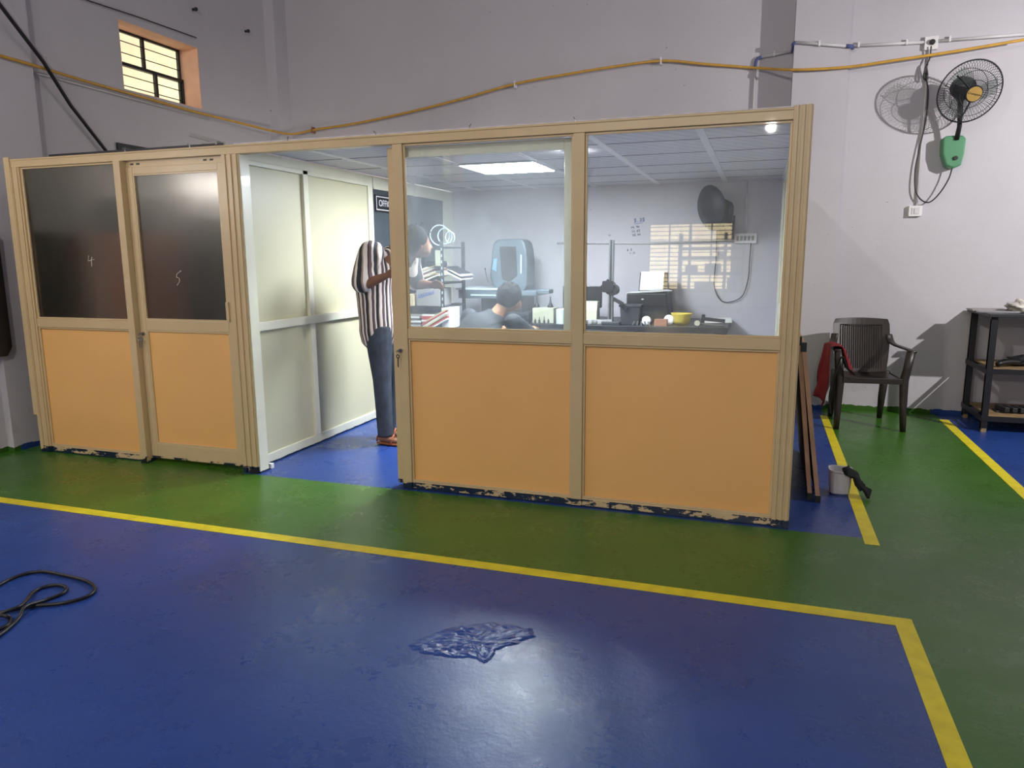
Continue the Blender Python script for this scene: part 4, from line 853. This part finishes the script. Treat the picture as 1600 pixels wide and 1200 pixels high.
for k in range(3):
    q = 2*math.pi*k/3+.5; o_ = ux*math.cos(q)+vx*math.sin(q); MB().tube([FR+o_*.05+AX*.082, FR+o_*.14+AX*.078, FR+o_*.2+AX*.055], .006, 6, (.5, 1.6)).build('guard_brace', M_black, t)
h = MB().lathe(FR+AX*.07, [(.001, 0), (.062, 0), (.064, .012), (.058, .018), (.001, .018)], 32, AX).build('hub_rim', M_black, t)
MB().lathe(FR+AX*.088, [(.001, 0), (.055, 0), (.055, .002), (.001, .002)], 32, AX).build('badge', M_gold, h)
yd = (Vector((0, 0, 1))-AX*AX.z).normalized(); xd = yd.cross(AX); th = -.22; xr = xd*math.cos(th)+yd*math.sin(th); yr = yd*math.cos(th)-xd*math.sin(th)
text('badge_lettering', 'Crompton', .0235, M_black, h, FR+AX*.0915, xr, yr, .0006)
m = MB()
for k in range(3):
    q0 = 2*math.pi*k/3; rings = []
    for i in range(8):
        r_ = .035+.165*i/7; ring = []
        wd = .35+.25*math.sin(math.pi*min(1, i/6))
        for j in range(7): a_ = q0+wd*(j/6-.5)*2+.4*i/7; ring.append(FR+(ux*math.cos(a_)+vx*math.sin(a_))*r_+AX*(.02*(j/6-.5)))
        rings.append(ring+[p_-AX*.002 for p_ in ring[::-1]])
    MB().loft(rings).build('fan_blade', M_blade, t, smooth=False)
MB().lathe(FR+AX*(-.20), [(.001, 0), (.05, .005), (.085, .03), (.09, .10), (.075, .14), (.03, .15), (.02, .24), (.001, .24)], 28, AX).build('motor', M_dark, t, smooth=True)
mb = FR-AX*.13; bz = ony(1495, 214, 7.12)
MB().tube([mb+Vector((0, 0, -.03)), mb+Vector((0, .02, -.10)), Vector((bz.x+.006, 7.09, bz.z+.08)), Vector((bz.x, 7.12, bz.z-.02))], [.022, .020, .018, .020], 10).build('neck', M_black, t, smooth=True)
m = MB(); o1 = [(1474, 216), (1479, 212), (1505, 211), (1510, 216), (1507, 240), (1502, 258), (1490, 263), (1478, 258), (1473, 240)]
m.prism([ony(a_, b2, 7.12) for a_, b2 in o1], (0, YR-.001-7.12, 0)); m.build('base', M_fangreen, t, bevel=.012)
p = ony(1493, 247, 7.12); MB().lathe((p.x, 7.121, p.z), [(.001, 0), (.018, 0), (.016, .016), (.001, .016)], 16, (0, -1, 0)).build('speed_knob', M_black, t)

# ------------------------------------------------------------------ chair with red cloth
t = thing('plastic_chair', (.87, 6.62, 0), 'dark brown plastic armchair against the right wall with red cloth', 'chair')
CO = Vector((.87, 6.62, 0)); ca, sa = math.cos(.10), math.sin(.10)
def C(x, y, z): return CO+Vector((x*ca-y*sa, x*sa+y*ca, z))
# seat (front is -y)
rings = []
for i in range(9):
    v = i/8; y = -.215+.40*v; hw = .225-.025*v; ring = []
    for j in range(11): u = j/10*2-1; ring.append(C(u*hw, y, .43-.012*math.cos(u*1.5)-.03*(1-(1-2*v)**2)*.4-(.02 if i == 0 else 0)))
    rings.append(ring+[p_-Vector((0, 0, .014)) for p_ in ring[::-1]])
MB().loft(rings).build('seat', M_chair, t, smooth=False)
MB().obox(C(0, -.222, .405), (.44, .012, .045), (0, 0, .10)).obox(C(-.22, -.02, .405), (.012, .38, .04), (0, 0, .13)).obox(C(.22, -.02, .405), (.012, .38, .04), (0, 0, .07)).build('seat_skirt', M_chair, t, bevel=.004)
# back: curved shell with woven centre
rings = []
for i in range(13):
    v = i/12; z = .40+.47*v; y = .175+.12*v; hw = .195+.03*math.sin(v*2.2)-.012*(v > .93); ring = []
    for j in range(13): u = j/12*2-1; ring.append(C(u*hw, y-.035*u*u+.03, z-.008*u*u))
    rings.append(ring+[p_+(C(0, 1, 0)-C(0, 0, 0))*.012 for p_ in ring[::-1]])
back = MB().loft(rings).build('backrest', M_chair, t, smooth=False)
m = MB()
for k in range(17):
    u = (k/16*2-1)*.68
    m.tube([C(u*.21, .175+.12*v-.035*u*u+.028, .40+.47*v) for v in (.10, .3, .5, .7, .86)], .0035, 5)
m.build('rattan_pattern', M_chair, back)
m = MB(); u = .76
m.tube([C(-u*.215, .175+.12*v-.035*u*u+.028, .40+.47*v) for v in (.08, .5, .88)] + [C(u*.215, .175+.12*v-.035*u*u+.028, .40+.47*v) for v in (.88, .5, .08)], .004, 5); m.build('pattern_border', M_chair, back)
for s in (-1, 1):
    m = MB(); m.tube(crv([C(s*.215, .245, .735), C(s*.225, .215, .685), C(s*.24, .15, .66), C(s*.266, -.02, .652), C(s*.275, -.20, .652), C(s*.275, -.235, .645)], 5), .024, 10, (.45, 1.25), (0, 0, 1)); m.build('armrest', M_chair, t, smooth=True)
    m = MB(); m.tube([C(s*.268, -.215, .65), C(s*.252, -.205, .50), C(s*.238, -.20, .41), C(s*.243, -.215, .2), C(s*.25, -.235, 0)], [.028, .027, .029, .024, .019], 10, (.8, 1.2), (0, 1, 0)); m.build('leg', M_chair, t, smooth=True)
    m = MB(); m.tube([C(s*.20, .20, .43), C(s*.195, .24, .2), C(s*.20, .285, 0)], [.030, .025, .018], 10, (.8, 1.2), (0, 1, 0)); m.build('leg', M_chair, t, smooth=True)
# cloth: two hanging sides over the left armrest
m = MB(); rings = []
for i in range(22):
    v = i/21; ring = []
    for j in range(15):
        u = j/14
        y = -.245+.27*u
        fold = .026*math.sin(u*9+v*5)+.008*math.sin(u*21+v*9)
        if v < .62: q = v/.62; x = -.335-.05*(1-q)**1.5+fold*(1.2-q); z = .14+.535*q+.05*math.sin(u*3+1)*(1-q)+.16*u*(1-q)
        elif v < .78: q = (v-.62)/.16; x = -.335+.10*q; z = .675+.012*math.sin(q*3.14)+fold*.3
        else: q = (v-.78)/.22; x = -.235+.08*q+fold*.6; z = .675-.23*q*(1-.3*u)
        ring.append(C(x, y-.04*(1-min(v/.62, 1))*(u-.3), z))
    rings.append(ring+[p_+Vector((.004, 0, .003)) for p_ in ring[::-1]])
m.loft(rings); tag(m.build('red_cloth', [M_cloth], smooth=True), 'crumpled dark red cloth draped over the left armrest of the plastic chair', 'cloth')
m = MB(); m.tube(crv([C(-.30, -.245, .13+.01*k+0) for k in (0,)]+[C(-.32, -.25, .28), C(-.29, -.255, .45), C(-.25, -.262, .60), C(-.21, -.26, .52), C(-.14, -.25, .455)], 6), [.016]*31, 8, (.4, 1.3)); tag(m.build('black_strap', M_glove, smooth=True), 'black hem strip hanging with the red cloth on the chair', 'cloth')

# ------------------------------------------------------------------ tub with glove
t = thing('plastic_tub', (.505, 4.58, 0), 'small grey square tub on the blue floor by the yellow line', 'tub')
def sq(cx, cy, hw, z, n=24, e=.35): 
    out = []
    for i in range(n):
        q = 2*math.pi*i/n+.3; c_, s_ = math.cos(q), math.sin(q); out.append(Vector((cx+hw*math.copysign(abs(c_)**.55, c_), cy+hw*math.copysign(abs(s_)**.55, s_), z)))
    return out
cx, cy = .508, 4.60
MB().loft([sq(cx, cy, .046, .001), sq(cx, cy, .055, .01), sq(cx, cy, .063, .135), sq(cx, cy, .068, .14), sq(cx, cy, .068, .15), sq(cx, cy, .061, .149), sq(cx, cy, .053, .012), sq(cx, cy, .03, .011)]).build('tub_body', M_tub, t, smooth=False)
MB().box(cx-.018, cx+.018, cy-.0645, cy-.058, .03, .13).build('label_strip', M_tub, t)
m = MB(); rings = []
for i in range(12):
    v = i/11; c0 = Vector((.525+.10*v+.0, 4.555-.02*v, .162-.10*v**1.6)); w_ = .040+.012*math.sin(v*3)
    rings.append([c0+Vector((.02*math.cos(q)*(1), w_*math.cos(q+.4), (.012+.008*math.sin(i))*math.sin(q)+.016*math.cos(q*2+i))) for q in [2*math.pi*j/12 for j in range(12)]])
m.loft(rings)
for k in range(4): m.tube(crv([(.60, 4.51+.022*k, .085), (.632, 4.505+.024*k, .055), (.652+.006*k, 4.50+.024*k, .02+.006*k)], 4), .011, 8, caps=True)
tag(m.build('work_glove', M_glove, smooth=True), 'black knitted glove hanging over the edge of the grey tub', 'glove')

# ------------------------------------------------------------------ boards leaning on the partition
for i, (xb, xt, zt_, y0, y1) in enumerate(((.325, .215, .93, 4.42, 5.55), (.365, .240, .90, 4.38, 5.50))):
    t = thing('leaning_board', (xb, 4.95, 0), ['inner brown board leaning against the right partition', 'outer brown board leaning against the other board'][i], 'board')
    m = MB(); m.prism([(xb, y0, .022), (xb+.018, y0, .022), (xt+.018, y0, zt_), (xt, y0, zt_)], (0, y1-y0, 0)); m.build('panel', M_board, t)
    m = MB(); m.prism([(xb-.003, y0-.012, .022), (xb+.021, y0-.012, .022), (xt+.021, y0-.012, zt_), (xt-.003, y0-.012, zt_)], (0, .012, 0)); m.prism([(xt-.003, y0-.012, zt_), (xt+.021, y0-.012, zt_), (xt+.021, y1, zt_), (xt-.003, y1, zt_)], (0, 0, .012)); m.build('edge_trim', M_board_edge, t)
    m = MB(); m.box(xb-.006, xb+.024, y0-.016, y0+.03, 0, .04); m.box(xt-.006, xt+.024, y0-.016, y0+.03, zt_-.03, zt_+.02); m.build('corner_cap', M_dark, t)
# ------------------------------------------------------------------ black rack on the right
t = thing('steel_rack', (2.15, 6.86, 0), 'black angle steel rack with three shelves at the right wall', 'rack')
for x in (1.75, 2.60):
    for y in (6.60, 7.16):
        MB().box(x-.022, x+.022, y-.003, y+.003, .02, .92).box(x-.022 if x < 2 else x+.016, x-.016 if x < 2 else x+.022, y-.003, y+.035, .02, .92).box(x-.022, x+.022, y-.01, y+.03, .03, .90).build('upright', M_black, t)
        MB().box(x-.018, x+.018, y-.012, y+.024, 0, .03).build('foot', M_shelf, t)
MB().box(1.70, 2.66, 6.56, 7.22, .92, .945).build('top_plate', M_dark, t, bevel=.003)
for z in (.50, .12):
    MB().box(1.775, 2.58, 6.60, 7.19, z, z+.014).build('shelf_board', M_shelf, t)
    MB().box(1.73, 2.62, 6.585, 6.596, z-.03, z+.012).box(1.73, 2.62, 7.195, 7.205, z-.03, z+.012).box(1.722, 1.728, 6.585, 7.205, z-.03, z+.012).box(2.622, 2.628, 6.585, 7.205, z-.03, z+.012).build('shelf_frame', M_black, t)
tag(MB().obox((1.80, 6.72, .9535), (.30, .05, .012), (0, 0, .12)).build('metal_strip', M_alu), 'flat bright metal strip on top of the black rack, front left', 'strip')
tag(MB().obox((1.78, 6.95, .955), (.26, .16, .012), (0, 0, .05)).build('clipboard', M_grey), 'grey flat plate overhanging the left of the black rack top', 'plate')
def crumple(c, r, seed, m_, name, label, cat, s=.35):
    b = MB(); b.ball((0, 0, 0), (1, 1, 1), 30, 20)
    for v in b.v:
        d = mnoise.noise(v*2.3+Vector((seed, 0, 0)))*s+mnoise.noise(v*6+Vector((seed, 3, 0)))*s*.4; k = 1+d; v.x *= r[0]*k; v.y *= r[1]*k; v.z = max(v.z*k*r[2], -r[2]*.75); v += Vector(c)
    zmin = min(v.z for v in b.v)
    for v in b.v: v.z += c[2]-r[2]-zmin
    return tag(b.build(name, m_, smooth=True), label, cat)
crumple((2.02, 6.80, .947+.06), (.13, .12, .06), 1, M_bagp, 'plastic_bag', 'crumpled whitish plastic bag on top of the black rack', 'bag', .5)
crumple((2.10, 6.68, .947+.04), (.07, .05, .04), 5, M_black, 'black_pouch', 'black pouch in front of the whitish bag on the rack top', 'pouch', .2)
crumple((2.10, 6.86, .515+.045), (.18, .12, .045), 9, M_dark, 'cable_heap', 'dark heap in a clear bag on the middle shelf of the rack', 'bag', .4)
tag(MB().tube(crv([(1.82, 6.68, .54), (1.90, 6.72, .555), (2.0, 6.76, .55)], 4), .022, 10).build('black_tube', M_black, smooth=True), 'short black tube on the middle rack shelf beside the heap', 'tube')
m = MB()
for k in range(7): m.obox((1.92+.055*k, 6.80, .157+.008), (.038, .16, .035), (0, 0, .2))
m.obox((2.08, 6.82, .141), (.42, .12, .012), (0, 0, .0)); tag(m.build('dark_tool_rack', M_dark, bevel=.003), 'dark ridged metal block on the bottom shelf of the rack', 'metal block')

# ------------------------------------------------------------------ floor details
m = MB(); pl = [(640, 1008), (655, 999), (690, 985), (720, 978), (760, 973), (790, 976), (834, 984), (837, 995), (815, 1003), (790, 1010), (775, 1017), (768, 1030), (757, 1037), (740, 1028), (700, 1027), (665, 1023), (646, 1015)]
P2 = [onz(a_, b2, 0) for a_, b2 in pl]; P3 = []
for i in range(len(P2)):
    a_, b2 = P2[i], P2[(i+1) % len(P2)]
    for k in range(5): q = a_.lerp(b2, k/5); P3.append(q+Vector((rnd.uniform(-.006, .006), rnd.uniform(-.008, .008), 0)))
cen = sum(P3, Vector())/len(P3); rings = []
for k in range(12):
    s_ = 1-k/12.5; rings.append([cen+(p_-cen)*s_+Vector((0, 0, .001+(.0035 if k else 0)+(mnoise.noise((p_*s_+cen)*38)*.004 if k else 0)+abs(mnoise.noise(Vector((p_.x*s_*60, p_.y*s_*20, k))))*.004*(k > 0))) for p_ in P3])
m.loft(rings); o = m.build('floor_patch', M_blue, smooth=False); tag(o, 'rough wrinkled blistered patch in the blue floor paint', 'floor patch')
R_ = .0075
m = MB(); z = .0085
loop = [(-20, 925, 0), (20, 903, 0), (60, 893, 0), (100, 899, 0), (135, 908, 0), (148, 919, 0), (138, 931, 0), (100, 942, 0), (50, 947, .0), (10, 955, 0), (-20, 962, 0)]
m.tube(crv([onz(a_, b2, z+c_) for a_, b2, c_ in loop], 6), R_, 8)
loop = [(-20, 968, 0), (10, 955, .018), (35, 945, .018), (55, 923, .0), (85, 914, 0), (103, 918, 0), (98, 927, 0), (70, 938, 0), (40, 948, .02), (30, 965, 0), (15, 980, 0), (-15, 1003, 0)]
m.tube(crv([onz(a_, b2, z+c_) for a_, b2, c_ in loop], 6), R_, 8)
loop = [(-20, 962, .018), (8, 962, .018), (16, 968, .0), (10, 978, 0), (-20, 990, 0)]
m.tube(crv([onz(a_, b2, z+c_) for a_, b2, c_ in loop], 6), R_, 8)
tag(m.build('black_cable', M_black, smooth=True), 'loose black cable looped on the blue floor at lower left', 'cable')
